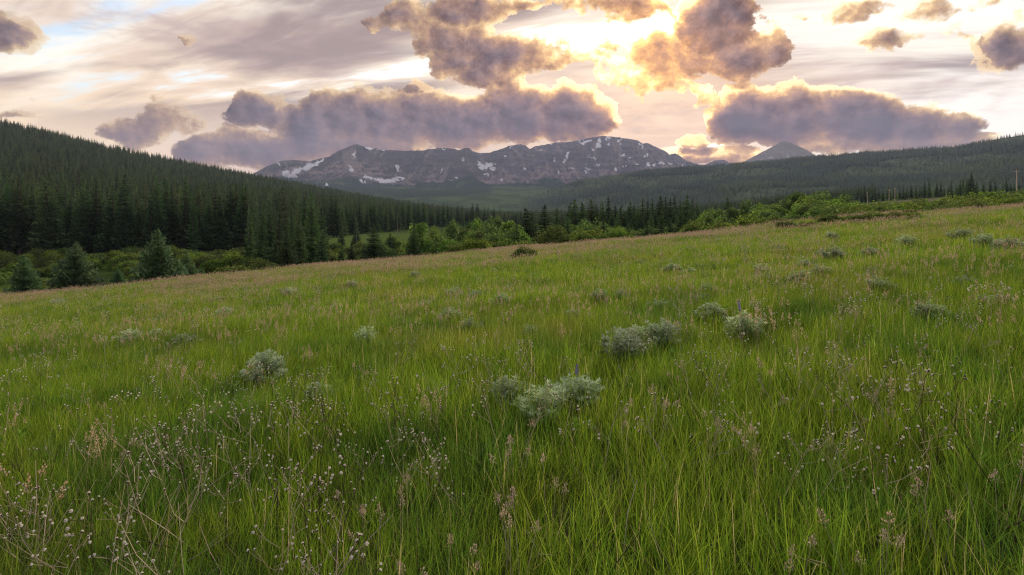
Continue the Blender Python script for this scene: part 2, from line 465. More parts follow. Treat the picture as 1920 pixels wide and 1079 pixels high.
def terrain_mat(name, bump_scale, bump_str, bump_dist, nscale, namt=0.35, rough=0.95):
    m = new_mat(name)
    c, _ = attr('tint')
    P = world_pos()
    n = noise(P, nscale, 6.0, 0.6)
    c = hsv(c, 0.5, 1.0, (n - 0.5) * (2 * namt) + 1.0)
    out_surface(diffuse(c, 0.6, noise(P, bump_scale, 8.0, 0.65), bump_str, bump_dist))
    return m

# --- ground: one disc round the camera, rings growing towards the horizon
def build_ground():
    r = np.concatenate([[0.02], np.geomspace(0.6, 7500, 320)])
    a = np.concatenate([np.linspace(-1.05, 1.05, 360), np.linspace(1.05, 2 * math.pi - 1.05, 60)[1:-1]])
    A = np.append(a, a[0] + 2 * math.pi)
    R_, A_ = np.meshgrid(r, A)
    X, Y = R_ * np.sin(A_), R_ * np.cos(A_)
    Z = ground_z(X, Y)
    far = sstep(1200, 2600, R_)
    Z = Z * (1 - far) - 20 * far
    V = np.stack([X, Y, Z], -1).reshape(-1, 3)
    n = fbm(X / 9.0, Y / 9.0, 4, 2)
    field = np.array([0.055, 0.058, 0.022]); field2 = np.array([0.085, 0.075, 0.034])
    scrub = np.array([0.05, 0.075, 0.018]); clear = np.array([0.095, 0.130, 0.034]); far_c = np.array([0.026, 0.040, 0.018])
    u = np.clip(X / np.maximum(Y, 1), -2, 2)
    inside = 1 - sstep(-3, 5, Y - edge_dist(np.clip(u, -1.3, 1.3)))
    c = field[None, None] + (field2 - field) * sstep(0.45, 0.65, n)[..., None]
    c = scrub + (c - scrub) * inside[..., None]
    k = (sstep(140, 190, Y) * (1 - sstep(330, 420, Y)) * sstep(-0.42, -0.36, u) * (1 - sstep(-0.16, -0.10, u)))[..., None]
    c = c + (clear - c) * k * 0.9
    tan = np.array([0.16, 0.14, 0.08])
    kk = (sstep(0.55, 0.7, u) * sstep(240, 300, Y) * (1 - sstep(420, 520, Y)))[..., None]
    c = c + (tan - c) * kk
    c = c + (far_c - c) * sstep(600, 1200, Y)[..., None]
    me = np_mesh('ground', V, grid_faces(len(A), len(r)), [terrain_mat('ground', 6.0, 0.5, 0.03, 1.6)], {'tint': c.reshape(-1, 3)}, smooth=True)
    add('ground', me, kind='structure')
build_ground()

def hill_mesh(name, fn, u0, u1, nu, nv, pad0, pad1, mat, colour):
    uu = np.linspace(u0, u1, nu)
    _, Yb, Yr = fn(uu, np.full_like(uu, 1000.0))
    t = np.linspace(0, 1, nv)
    Yg = (Yb - pad0)[:, None] + ((Yr + pad1) - (Yb - pad0))[:, None] * t[None, :]
    ug = np.repeat(uu[:, None], nv, 1)
    Z, _, _ = fn(ug, Yg)
    V = np.stack([ug * Yg, Yg, Z], -1).reshape(-1, 3)
    me = np_mesh(name, V, grid_faces(nu, nv)[:, ::-1], [mat], {'tint': colour(ug, Yg, Z).reshape(-1, 3)}, smooth=True)
    return add(name, me, kind='structure')
def lh_col(u, Y, Z):
    n = fbm(u * Y / 60, Y / 60, 4, 41)[..., None]
    return np.array([0.030, 0.036, 0.016]) * (1 - n) + np.array([0.055, 0.060, 0.028]) * n
hill_mesh('wooded_hill', left_hill, -1.3, 0.10, 220, 160, 60, 500, terrain_mat('forest_floor', 0.3, 0.6, 1.0, 0.08), lh_col)
def rh_open(u, Y):
    """0 = closed forest, 1 = open grass"""
    X = u * Y
    n = fbm(X / 260.0, Y / 420.0, 5, 77)
    z, Yb, Yr = right_hill(u, Y)
    t = (Y - Yb) / (Yr - Yb)
    bias = 0.02 + 0.20 * sstep(0.42, 0.85, u) * sstep(0.25, 0.9, t) + 0.22 * sstep(0.12, 0.02, t) * sstep(0.3, 0.5, u) 
    return sstep(0.52, 0.64, n + bias) * 0.9
def rh_col(u, Y, Z):
    o = rh_open(u, Y)[..., None]
    n = fbm(u * Y / 40, Y / 60, 4, 5)[..., None]
    g = np.array([0.075, 0.110, 0.055]) * (1 - n) + np.array([0.120, 0.130, 0.075]) * n
    f = np.array([0.022, 0.032, 0.016])
    return f + (g - f) * o
hill_mesh('foothill', right_hill, -0.32, 1.25, 300, 180, 150, 900, terrain_mat('foothill', 0.05, 0.8, 6.0, 0.03), rh_col)

# --- valley rising to the foot of the range
def valley_z(u, Y):
    e = np.interp(Y, [1800, 2300, 3000, 3900, 4900], [-0.012, 0.004, 0.024, 0.036, 0.046])
    return e * Y + (fbm(u * Y / 700, Y / 900, 4, 61) - 0.5) * 45 * sstep(2200, 3600, Y)
def build_valley():
    uu = np.linspace(-0.5, 0.62, 240); YY = np.linspace(1800, 4900, 220)
    ug, Yg = np.meshgrid(uu, YY, indexing='ij')
    Z = valley_z(ug, Yg)
    n = fbm(ug * Yg / 500, Yg / 1300, 5, 8)
    n2 = fbm(ug * Yg / 90, Yg / 200, 4, 18)
    meadow = sstep(0.54, 0.66, n + 0.12 * np.exp(-((Yg - 3100) / 450.0) ** 2)) * (0.4 + 0.6 * sstep(0.4, 0.6, n2))
    f = np.array([0.026, 0.044, 0.026]); g = np.array([0.070, 0.105, 0.045])
    c = f + (g - f) * meadow[..., None]
    V = np.stack([ug * Yg, Yg, Z], -1).reshape(-1, 3)
    me = np_mesh('valley', V, grid_faces(len(uu), len(YY))[:, ::-1], [terrain_mat('valley_woods', 0.03, 1.0, 10.0, 0.02, 0.5)], {'tint': c.reshape(-1, 3)}, smooth=True)
    add('valley', me, kind='structure')
build_valley()

# --- the mountain range
MT_X = [380, 430, 475, 500, 527, 550, 580, 600, 617, 633, 650, 660, 669, 680, 715, 760, 795, 820, 850, 862, 872, 880, 886, 896, 905, 920, 936,
        950, 958, 975, 985, 993, 1003, 1040, 1080, 1095, 1120, 1145, 1175, 1195, 1205, 1213, 1225, 1240, 1246, 1256, 1266, 1275, 1285, 1297, 1310, 1322, 1330,
        1340, 1350, 1358, 1366, 1376, 1390, 1430, 1500]
MT_Y = [372, 345, 326, 312, 302, 300, 303, 298, 294, 284, 277, 273, 271, 274, 281, 283, 282, 278, 279, 282, 278, 278, 284, 286, 287, 286, 281,
        275, 273, 271, 272, 280, 275, 268, 265, 260, 256, 256, 260, 264, 270, 268, 273, 280, 283, 290, 288, 292, 300, 305, 308, 309, 305,
        301, 301, 300, 304, 310, 314, 322, 335]
SNOW = [(535, 325, 8, 6, 20), (556, 322, 22, 6, -22), (580, 313, 22, 7, -25), (600, 302, 12, 3, -35), (548, 331, 15, 4, 0), (524, 307, 2, 5, 0), (596, 303, 3, 3, 0),
        (720, 339, 28, 6, 6), (745, 336, 18, 3, -10), (690, 333, 14, 3, 20), (745, 315, 2, 10, 0), (664, 290, 2, 11, 10), (657, 316, 3, 12, -35), (680, 340, 8, 2, 30),
        (690, 277, 18, 2.2, 16), (715, 281, 8, 1.5, 5), (830, 279, 6, 1.5, 5), (913, 312, 20, 7, -10), (900, 307, 8, 4, 30), (925, 317, 9, 3, -20), (912, 327, 8, 3, -20),
        (940, 337, 6, 2, 10), (868, 299, 2, 7, -25), (828, 320, 2, 5, 30), (855, 334, 4, 1.5, -10), (610, 345, 3, 5, 30), (535, 345, 3, 4, 0),
        (1098, 267, 10, 4, -15), (1123, 263, 4, 6, 10), (1120, 274, 5, 7, 20), (1112, 281, 6, 2, 10), (1137, 260, 7, 3, 0), (1142, 271, 2.5, 6, 5), (1162, 263, 4, 4, 10),
        (1161, 271, 2, 4, 0), (1168, 292, 4, 5, -10), (1203, 275, 3, 9, -25), (1215, 292, 2, 6, 0), (1117, 299, 3, 3, 0), (1121, 312, 8, 2.4, -8), (1063, 292, 2.5, 8, 15),
        (1058, 303, 2, 5, 20), (1048, 324, 2.5, 5, 0), (1070, 317, 4, 1.6, 0), (1041, 300, 2, 4, 20), (1171, 312, 4, 3, 20), (1193, 310, 3, 2, 0), (1215, 309, 3, 4, 20),
        (1227, 309, 3, 4, 20), (1240, 306, 9, 2.4, -5), (1257, 308, 5, 2, 0), (1283, 309, 2, 3, 20), (957, 277, 2, 5, 20), (950, 294, 2, 4, 30), (1155, 317, 3, 3, 10),
        (1208, 293, 3, 2, 0), (1182, 298, 3, 2, 20), (1030, 270, 8, 1.2, -8), (985, 318, 3, 2, 0), (1100, 322, 4, 1.6, 0), (1140, 302, 2, 3, 15)]
def build_mountain():
    nu, nv = 820, 300
    uu = np.linspace(pxu(380), pxu(1500), nu)
    Y0 = 6400.0
    t = np.concatenate([np.linspace(0, 1, nv - 40), np.linspace(1, 1.45, 41)[1:]])
    ug, tg = np.meshgrid(uu, t, indexing='ij')
    Yr = 9100 + 500 * (fbm(ug * 9, 0 * ug, 4, 4) - 0.5) + 500 * sstep(-0.32, -0.42, ug)
    Yg = Y0 + (Yr - Y0) * tg
    X = ug * Yg
    es = pye(np.interp(uu * FPX + 960, MT_X, MT_Y))
    jag = (ridged(uu * 90, 0 * uu, 4, 23) - 0.45) * 0.0022
    es = es + jag * sstep(-0.42, -0.30, uu)
    prof = np.interp(tg, [0, 0.3, 0.5, 0.62, 0.74, 0.86, 0.95, 1.0], [0, 0.13, 0.28, 0.42, 0.60, 0.83, 0.96, 1.0])
    zr = (es[:, None] * Yr); z0 = 0.040 * Y0
    # spurs and gullies run down the face; their spacing shortens upwards
    wob = 240 * (fbm(X / 900, Yg / 900, 4, 71) - 0.5)
    g1 = ridged((X + wob) / 1150.0, Yg / 6000.0, 3, 50)
    g2 = ridged((X + wob * 1.4) / 380.0, Yg / 2400.0, 4, 52)
    g3 = fbm(X / 60.0, Yg / 130.0, 4, 57)
    env = np.clip(tg / 0.5, 0, 1) * np.clip((1.0 - tg) / 0.35, 0, 1)
    face = (g1 - 0.45) * 330 * env + (g2 - 0.45) * 210 * env + (g3 - 0.5) * 70 * np.clip((1.02 - tg) / 0.12, 0, 1) * np.clip(tg / 0.4, 0, 1)
    Z = z0 + (zr - z0) * prof + face
    # strata: the face steps in beds
    bed = 95.0
    ph = (Z + 160 * (fbm(X / 700, Yg / 700, 4, 90) - 0.5) + X * 0.03) / bed
    Z = Z + np.where(tg > 0.45, 0.14, 0.0) * bed * (np.floor(ph) + sstep(0.25, 0.75, ph - np.floor(ph)) - ph) * np.clip((1.0 - tg) / 0.05, 0, 1)
    Z = np.where(tg > 1, zr - (tg - 1) * 2400, Z)
    # bring each column to its skyline
    front = np.where(tg <= 1.0, Z / Yg, -9)
    mx = front.max(1)
    k = np.clip(es / np.maximum(mx, 1e-3), 0.6, 1.5)
    w = sstep(0.35, 0.8, tg)
    Z = Z * (1 + (k[:, None] - 1) * w)
    px, py = ug * FPX + 960, HOR - FPX * Z / Yg
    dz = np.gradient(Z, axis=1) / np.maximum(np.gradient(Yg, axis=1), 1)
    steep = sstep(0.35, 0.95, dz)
    n = fbm(X / 140, Z / 60, 5, 33); nb = fbm(X / 900, Z / 16, 4, 37); nl = fbm(X / 1800, Yg / 1800, 3, 39)
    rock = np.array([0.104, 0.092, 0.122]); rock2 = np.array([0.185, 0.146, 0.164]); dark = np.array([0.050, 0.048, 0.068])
    talus = np.array([0.27, 0.195, 0.185])
    c = rock + (rock2 - rock) * sstep(0.35, 0.7, 0.5 * n + 0.5 * nb)[..., None]
    # darker, bluer wall on the left massif, redder beds on the right one
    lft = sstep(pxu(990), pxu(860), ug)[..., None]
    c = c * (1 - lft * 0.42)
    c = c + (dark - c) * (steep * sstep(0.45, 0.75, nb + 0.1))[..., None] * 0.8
    tal = sstep(0.80, 0.62, tg) * sstep(0.36, 0.46, tg) * (1 - steep) * sstep(0.40, 0.6, g2 * 0.6 + n * 0.5)
    c = c + (talus - c) * tal[..., None] * 0.85
    chute = ridged((X + wob * 1.6) / 120.0, Yg / 1500.0, 3, 58)
    c = c + (talus - c) * (sstep(0.34, 0.16, chute) * sstep(0.40, 0.6, tg) * sstep(1.0, 0.85, tg))[..., None] * 0.55
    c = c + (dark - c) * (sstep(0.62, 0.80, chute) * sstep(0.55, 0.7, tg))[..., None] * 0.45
    green = np.array([0.022, 0.042, 0.034])
    gm = sstep(0.50, 0.36, tg + 0.22 * (g2 - 0.5) + 0.25 * (n - 0.5) + 0.10 * (nl - 0.5))
    c = c + (green - c) * gm[..., None]
    grass = np.array([0.06, 0.085, 0.04])
    c = c + (grass - c) * (gm * sstep(0.58, 0.72, fbm(X / 300, Yg / 500, 4, 44)))[..., None]
    # lingering snow in hollows and gullies
    qx = px + (fbm(px / 7, py / 5, 4, 61) - 0.5) * 13; qy = py + (fbm(px / 7, py / 5, 4, 67) - 0.5) * 9
    sn = np.zeros_like(px)
    for sx, sy, rx, ry, a in SNOW:
        a = math.radians(a); ddx, ddy = qx - sx, qy - sy
        p, q = ddx * math.cos(a) + ddy * math.sin(a), -ddx * math.sin(a) + ddy * math.cos(a)
        sn = np.maximum(sn, 1 - np.sqrt((p / rx) ** 2 + (q / ry) ** 2) * 1.0)
    snow = sstep(0.22, 0.34, sn)
    snow = np.maximum(snow, 0.8 * sstep(0.60, 0.66, fbm(X / 70, Z / 45, 5, 81)) * sstep(0.62, 0.75, tg) * sstep(0.28, 0.15, g2) * (1 - lft[..., 0]))
    c = c + (np.array([0.66, 0.62, 0.65]) - c) * snow[..., None]
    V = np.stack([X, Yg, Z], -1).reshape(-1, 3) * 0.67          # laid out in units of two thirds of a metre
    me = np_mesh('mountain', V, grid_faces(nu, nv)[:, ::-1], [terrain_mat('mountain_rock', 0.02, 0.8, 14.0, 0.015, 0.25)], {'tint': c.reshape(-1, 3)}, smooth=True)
    add('mountain', me, kind='structure')
build_mountain()
PK_X = [1340, 1380, 1400, 1420, 1432, 1445, 1458, 1466, 1472, 1480, 1492, 1505, 1515, 1530, 1560, 1620]
PK_Y = [330, 312, 301, 290, 284, 277, 270, 266, 265, 268, 272, 278, 283, 293, 306, 330]
def build_peak():
    nu, nv = 200, 120
    uu = np.linspace(pxu(1340), pxu(1620), nu); t = np.concatenate([np.linspace(0, 1, nv - 20), np.linspace(1, 1.6, 21)[1:]])
    ug, tg = np.meshgrid(uu, t, indexing='ij')
    Yg = 10200 + 1300 * tg; X = ug * Yg
    es = pye(np.interp(uu * FPX + 960, PK_X, PK_Y)) + (ridged(uu * 120, 0 * uu, 3, 6) - 0.45) * 0.001
    zr = es[:, None] * 11500
    g = ridged(X / 260 + 0.3 * fbm(X / 200, Yg / 200, 3, 2), Yg / 2500, 4, 8)
    Z = 0.06 * 10200 + (zr - 0.06 * 10200) * np.clip(tg, 0, 1) ** 0.95 + (g - 0.45) * 160 * np.clip(tg, 0, 1) * np.clip((1 - tg) / 0.3, 0, 1)
    Z = np.where(tg > 1, zr - (tg - 1) * 2500, Z)
    n = fbm(X / 160, Z / 50, 5, 3)[..., None]
    c = np.array([0.12, 0.10, 0.10]) * (1 - n) + np.array([0.24, 0.19, 0.175]) * n
    sn = (sstep(0.66, 0.72, fbm(X / 50, Z / 50, 4, 9)) * sstep(0.75, 0.4, tg))[..., None]
    c = c + (np.array([0.7, 0.68, 0.7]) - c) * sn * 0.8
    V = np.stack([X, Yg, Z], -1).reshape(-1, 3) * 0.60
    me = np_mesh('peak', V, grid_faces(nu, nv)[:, ::-1], [terrain_mat('peak_rock', 0.02, 0.8, 12.0, 0.015, 0.25)], {'tint': c.reshape(-1, 3)}, smooth=True)
    add('peak', me, kind='structure')
build_peak()

# ------------------------------------------------------------------ plant shapes (numpy triangle soups)
class Soup:
    def __init__(self): self.v, self.t, self.n = [], [], 0
    def tris(self, P, tint):
        """P (m,3,3) triangles, tint (m,) one value per triangle"""
        P = np.asarray(P, float); self.v.append(P.reshape(-1, 3)); self.t.append(np.repeat(np.asarray(tint, float), 3))
    def tube(self, pts, radii, sides=5, tint=0.5):
        pts = np.asarray(pts, float); n = len(pts)
        d = np.gradient(pts, axis=0); d /= np.linalg.norm(d, axis=1, keepdims=True) + 1e-9
        ref = np.array([0.31, 0.95, 0.05]) if abs(d[0][2]) > 0.5 else np.array([0.0, 0.1, 1.0])
        a = np.cross(d, ref); a /= np.linalg.norm(a, axis=1, keepdims=True) + 1e-9
        b = np.cross(d, a)
        th = np.arange(sides) / sides * 2 * math.pi
        ring = pts[:, None] + (a[:, None] * np.cos(th)[None, :, None] + b[:, None] * np.sin(th)[None, :, None]) * np.asarray(radii, float)[:, None, None]
        T = []
        for i in range(n - 1):
            for j in range(sides):
                k = (j + 1) % sides
                T.append((ring[i, j], ring[i, k], ring[i + 1, k])); T.append((ring[i, j], ring[i + 1, k], ring[i + 1, j]))
        self.tris(T, np.full(len(T), tint))
    def ball(self, c, r, squash=1.0, tint=0.5, n=6, half=None, axis=None):
        """faceted globe (or its lower/upper half)"""
        la = np.linspace(-math.pi / 2, math.pi / 2, 5) if half is None else (np.linspace(-math.pi / 2, 0, 3) if half == 'lo' else np.linspace(0, math.pi / 2, 3))
        lo = np.arange(n) / n * 2 * math.pi
        P = np.array([[(math.cos(a) * math.cos(o) * r, math.cos(a) * math.sin(o) * r, math.sin(a) * r * squash) for o in lo] for a in la])
        if axis is not None:
            z = np.array(axis, float); z /= np.linalg.norm(z); x = np.cross((0.3, 1, 0.1), z); x /= np.linalg.norm(x); y = np.cross(z, x)
            P = P @ np.array([x, y, z])
        P = P + np.asarray(c, float)
        T = []
        for i in range(len(la) - 1):
            for j in range(n):
                k = (j + 1) % n
                T.append((P[i, j], P[i, k], P[i + 1, k])); T.append((P[i, j], P[i + 1, k], P[i + 1, j]))
        self.tris(T, np.full(len(T), tint))
    def mesh(self, name, mat):
        V = np.concatenate(self.v); t = np.concatenate(self.t)
        return np_mesh(name, V, np.arange(len(V)).reshape(-1, 3), [mat], {'tint': np.stack([t, t, t], 1)})

# ---- materials of living things
def foliage_mat(name, c0, c1, var=0.35, hue=0.03, transl=0.35, rough=0.65, spec=0.0, stand=0.0, stand_c=None):
    m = new_mat(name)
    _, f = attr('tint')
    col = mixc(f, c0, c1)
    r = obj_random()
    r2 = mth('FRACT', r * 7.31)
    col = hsv(col, (r - 0.5) * hue + 0.5, (r2 - 0.5) * 0.25 + 1.0, (r2 - 0.5) * (2 * var) + 1.0)
    if stand:
        col = mixc(ramp01(noise(world_pos(), stand, 4.0, 0.55), 0.46, 0.66) * 0.75, col, hsv(stand_c, 0.5, 1.0, (r2 - 0.5) * 0.7 + 1.0))
    out_surface(leaf_shader(col, transl, rough, spec))
    return m
def bark_mat(name, c0, c1):
    m = new_mat(name)
    P = world_pos(); n = noise(vec('MULTIPLY', P, (6.0, 6.0, 1.2)), 2.0, 5.0, 0.65)
    out_surface(principled(mixc(n, c0, c1), 0.9, 0.1, n, 0.6, 0.02))
    return m
M_SPRUCE = foliage_mat('spruce_needles', (0.0294, 0.0549, 0.0248), (0.1010, 0.1501, 0.0609), 0.40, 0.05, 0.25)
M_YOUNG = foliage_mat('young_spruce_needles', (0.048, 0.094, 0.046), (0.175, 0.255, 0.105), 0.2, 0.03, 0.22)
M_FAR = foliage_mat('far_needles', (0.0351, 0.0593, 0.0271), (0.1045, 0.1418, 0.0600), 0.55, 0.06, 0.2, stand=0.012, stand_c=(0.085, 0.112, 0.052, 1.0))
M_HAZE_BLUE = foliage_mat('foothill_needles_haze_tint', (0.056, 0.088, 0.074), (0.140, 0.185, 0.145), 0.45, 0.05, 0.2, stand=0.004, stand_c=(0.170, 0.215, 0.110, 1.0))  # needles lightened and blued: distance haze put partly into the colour
M_WILLOW = foliage_mat('willow_leaves', (0.0587, 0.0898, 0.0191), (0.1598, 0.2088, 0.0502), 0.30, 0.04, 0.4)
M_BIRCH = foliage_mat('poplar_leaves', (0.0612, 0.1040, 0.0239), (0.1675, 0.2438, 0.0635), 0.28, 0.03, 0.4)
M_BARK = bark_mat('spruce_bark', (0.05, 0.040, 0.032), (0.12, 0.10, 0.085))
M_SNAG = bark_mat('grey_deadwood', (0.10, 0.09, 0.08), (0.20, 0.18, 0.165))

def conifer_soups(h, r, seed, whorls, per, sub, skirt=0.03, ragged=0.35, droop=0.35, width=1.0):
    g = np.random.default_rng(seed)
    trunk = Soup()
    lean = g.normal(0, 0.012, 2)
    zs = np.linspace(-0.3, h, 6)
    trunk.tube(np.stack([lean[0] * zs, lean[1] * zs, zs], 1), 0.016 * h * (1 - 0.97 * np.clip(zs / h, 0, 1)) + 0.01, 6)
    cr = Soup(); T, C = [], []
    for w in range(whorls):
        t = skirt + (1 - skirt) * ((w + g.uniform(-0.3, 0.3)) / whorls)
        t = min(max(t, 0.01), 0.985)
        z = t * h
        R0 = r * (1 - t) ** 0.85 * (0.55 + 0.45 * min(1, t / 0.12)) + 0.03 * r
        nb = max(3, int(per * (0.55 + 0.45 * (1 - t))))
        a0 = g.uniform(0, 6.28)
        for b in range(nb):
            R = R0 * (1 - ragged * g.random() ** 1.5) * (1.15 if g.random() < 0.12 else 1.0)
            a = a0 + b / nb * 6.283 + g.normal(0, 0.22)
            out = np.array([math.cos(a), math.sin(a), 0]); side = np.array([-out[1], out[0], 0])
            dr = droop * (1 - 0.75 * t) * g.uniform(0.7, 1.3)
            s = np.linspace(0.05, 1, sub + 1)
            rise = 0.30 * t
            ax = np.array([lean[0] * z, lean[1] * z, z])[None] + out[None] * (s * R)[:, None] + np.array([0, 0, 1.0])[None] * ((-dr * s + 0.75 * dr * s ** 3 + rise * s) * R)[:, None]
            ax = ax + g.normal(0, 0.02 * R, ax.shape)
            tone = g.uniform(0.0, 0.55)
            wd = width * (0.46 * R * (1 - 0.55 * s) + 0.05 * R0)
            for k in range(sub):
                p0, p1 = ax[k], ax[k + 1]
                tipness = (k + 1) / sub
                for sg in (-1, 1):
                    tip = p0 + (p1 - p0) * 1.1 + side * sg * wd[k] * g.uniform(0.7, 1.2) - np.array([0, 0, 1.0]) * (R * g.uniform(0.05, 0.30) + 0.25 * h / whorls)
                    T.append((p0, p1, tip)); C.append(np.clip(tone + 0.5 * tipness * g.random(), 0, 1))
                hang = (p0 + p1) * 0.5 + side * g.normal(0, 0.25) * wd[k] - np.array([0, 0, 1.0]) * (0.13 * R + 0.55 * h / whorls) * g.uniform(0.6, 1.5)
                T.append((p0 - (p1 - p0) * 0.15, p1 + (p1 - p0) * 0.15, hang)); C.append(np.clip(tone + 0.35 * g.random(), 0, 1))
            tip = ax[-1] + (ax[-1] - ax[-2]) * 0.7
            T.append((ax[-1] + side * wd[-1] * 0.35, tip, ax[-1] - side * wd[-1] * 0.35)); C.append(np.clip(tone + 0.45, 0, 1))
    # leader
    for k in range(6):
        a = k * 1.047; o = np.array([math.cos(a), math.sin(a), 0]) * 0.035 * r * 2
        T.append((np.array([0, 0, h * 0.94]) + o, np.array([0, 0, h * 1.015]), np.array([0, 0, h * 0.95]) - o * 0.6)); C.append(0.6)
    cr.tris(T, C)
    return trunk, cr

def leafy_soups(w, h, seed, nclump, nleaf, leaf, stems=5, low=0.05):
    """shrub or small tree: several stems, leaf clumps spread through an uneven crown"""
    g = np.random.default_rng(seed)
    st = Soup(); cr = Soup()
    C = []
    for k in range(nclump):
        a = g.uniform(0, 6.283); rr = math.sqrt(g.random()) * 0.5 * w
        top = h * (1 - 0.55 * (2 * rr / w) ** 2) * g.uniform(0.72, 1.0)
        zc = g.uniform(low * h + 0.1 * h, max(top - 0.12 * h, 0.25 * h)) if g.random() < 0.45 else top - 0.14 * h
        C.append((math.cos(a) * rr, math.sin(a) * rr, zc, g.uniform(0.13, 0.24) * min(w, h * 1.2)))
    for k in range(stems):
        c = C[g.integers(len(C))]
        b = np.array([g.normal(0, 0.06 * w), g.normal(0, 0.06 * w), -0.2]); e = np.array(c[:3])
        m = b * 0.45 + e * 0.55 + np.array([0, 0, 0.12 * h])
        st.tube([b, (b + m) / 2 + g.normal(0, 0.02 * w, 3), m, e], [0.018 * h, 0.014 * h, 0.010 * h, 0.004 * h], 5)
    T, K = [], []
    per = nleaf // nclump
    for (cx, cy, cz, cr_) in C:
        tone = g.uniform(0.0, 0.6)
        d = g.normal(0, 1, (per, 3)); d /= np.linalg.norm(d, axis=1, keepdims=True)
        rad = cr_ * (0.55 + 0.5 * g.random(per) ** 0.6) * (1 + 0.25 * np.sin(d[:, 0] * 5 + cx) * np.cos(d[:, 1] * 6 + cy))
        p = np.array([cx, cy, cz]) + d * rad[:, None] * np.array([1.1, 1.1, 0.85])
        n = d + g.normal(0, 0.55, (per, 3)) + np.array([0, 0, 0.35]); n /= np.linalg.norm(n, axis=1, keepdims=True)
        x = np.cross(n, g.normal(0, 1, (per, 3))); x /= np.linalg.norm(x, axis=1, keepdims=True); y = np.cross(n, x)
        s = leaf * g.uniform(0.6, 1.35, (per, 1))
        ok = p[:, 2] > 0.03 * h
        t = np.clip(tone + g.uniform(-0.15, 0.4, per), 0, 1)
        for A, B_, D_ in ((p - x * s, p + y * s * 0.55, p + x * s), (p - x * s, p + x * s, p - y * s * 0.55)):
            T.append(np.stack([A, B_, D_], 1)[ok]); K.append(t[ok])
    cr.tris(np.concatenate(T), np.concatenate(K))
    return st, cr

# ---- scattering of what nobody could count: one object, instances on points
def scatter(name, P, scale, rotz, which, protos, tilt=None, **props):
    me = bpy.data.meshes.new(name)
    P = np.asarray(P, np.float32)
    me.vertices.add(len(P)); me.vertices.foreach_set('co', P.ravel())
    for an, ty, dat, key in (('sc', 'FLOAT', np.asarray(scale, np.float32), 'value'), ('rz', 'FLOAT', np.asarray(rotz, np.float32), 'value'),
                             ('pick', 'INT', np.asarray(which, np.int32), 'value')):
        me.attributes.new(an, ty, 'POINT').data.foreach_set(key, dat)
    tl = np.zeros((len(P), 3), np.float32)
    if tilt is not None: tl[:, :2] = tilt
    tl[:, 2] = rotz
    me.attributes.new('rot', 'FLOAT_VECTOR', 'POINT').data.foreach_set('vector', tl.ravel())
    o = add(name, me, kind='stuff', **props)
    ng = bpy.data.node_groups.new(name, 'GeometryNodeTree')
    ng.interface.new_socket('Geometry', in_out='INPUT', socket_type='NodeSocketGeometry')
    ng.interface.new_socket('Geometry', in_out='OUTPUT', socket_type='NodeSocketGeometry')
    N = ng.nodes.new; Lk = ng.links.new
    gi, go = N('NodeGroupInput'), N('NodeGroupOutput')
    join = N('GeometryNodeJoinGeometry')
    for p in protos:
        oi = N('GeometryNodeObjectInfo'); oi.inputs['Object'].default_value = p; oi.inputs['As Instance'].default_value = True
        Lk(oi.outputs['Geometry'], join.inputs[0])
    iop = N('GeometryNodeInstanceOnPoints')
    iop.inputs['Pick Instance'].default_value = True
    def na(nm, ty):
        n = N('GeometryNodeInputNamedAttribute'); n.data_type = ty; n.inputs['Name'].default_value = nm; return n.outputs['Attribute']
    Lk(gi.outputs[0], iop.inputs['Points']); Lk(join.outputs[0], iop.inputs['Instance'])
    Lk(na('pick', 'INT'), iop.inputs['Instance Index'])
    Lk(na('rot', 'FLOAT_VECTOR'), iop.inputs['Rotation']); Lk(na('sc', 'FLOAT'), iop.inputs['Scale'])
    Lk(iop.outputs[0], go.inputs[0])
    md = o.modifiers.new('scatter', 'NODES'); md.node_group = ng
    return o
def proto(name, me): return bpy.data.objects.new(name, me)      # shape only: never linked into the scene

# ------------------------------------------------------------------ conifers
def join_soups(a, b, name, ma, mb):
    Va, Vb = np.concatenate(a.v), np.concatenate(b.v)
    V = np.vstack([Va, Vb]); t = np.concatenate([np.concatenate(a.t), np.concatenate(b.t)])
    F = np.arange(len(V)).reshape(-1, 3)
    return np_mesh(name, V, F, [ma, mb], {'tint': np.stack([t, t, t], 1)}, fmat=np.r_[np.zeros(len(Va) // 3), np.ones(len(Vb) // 3)])

class Kind:
    """one shape of tree: its parts as meshes"""
    def __init__(self, h, parts): self.h, self.parts = h, parts
TALL = []                                     # forest spruce, narrow
for k in range(7):
    a, b = conifer_soups(22, 22 * (0.125 + 0.018 * (k % 4)), 100 + k, 34, 8, 3, skirt=0.06 + 0.03 * (k % 3), ragged=0.5, droop=0.5, width=1.0)
    TALL.append(Kind(22, [('trunk', a.mesh('trunk', M_BARK)), ('crown', b.mesh('crown', M_SPRUCE))]))
YOUNG = []                                    # open-grown young spruce, broad skirts
for k in range(4):
    a, b = conifer_soups(8, 8 * (0.45 + 0.03 * (k % 3)), 200 + k, 25, 13, 5, skirt=0.015, ragged=0.55, droop=0.30, width=0.9)
    YOUNG.append(Kind(8, [('trunk', a.mesh('trunk', M_BARK)), ('crown', b.mesh('crown', M_YOUNG))]))
MID = []                                      # mid-size spruce of the valley
for k in range(5):
    a, b = conifer_soups(13, 13 * (0.19 + 0.03 * (k % 3)), 300 + k, 32, 9, 4, skirt=0.03, ragged=0.45, droop=0.40, width=1.0)
    MID.append(Kind(13, [('trunk', a.mesh('trunk', M_BARK)), ('crown', b.mesh('crown', M_SPRUCE))]))
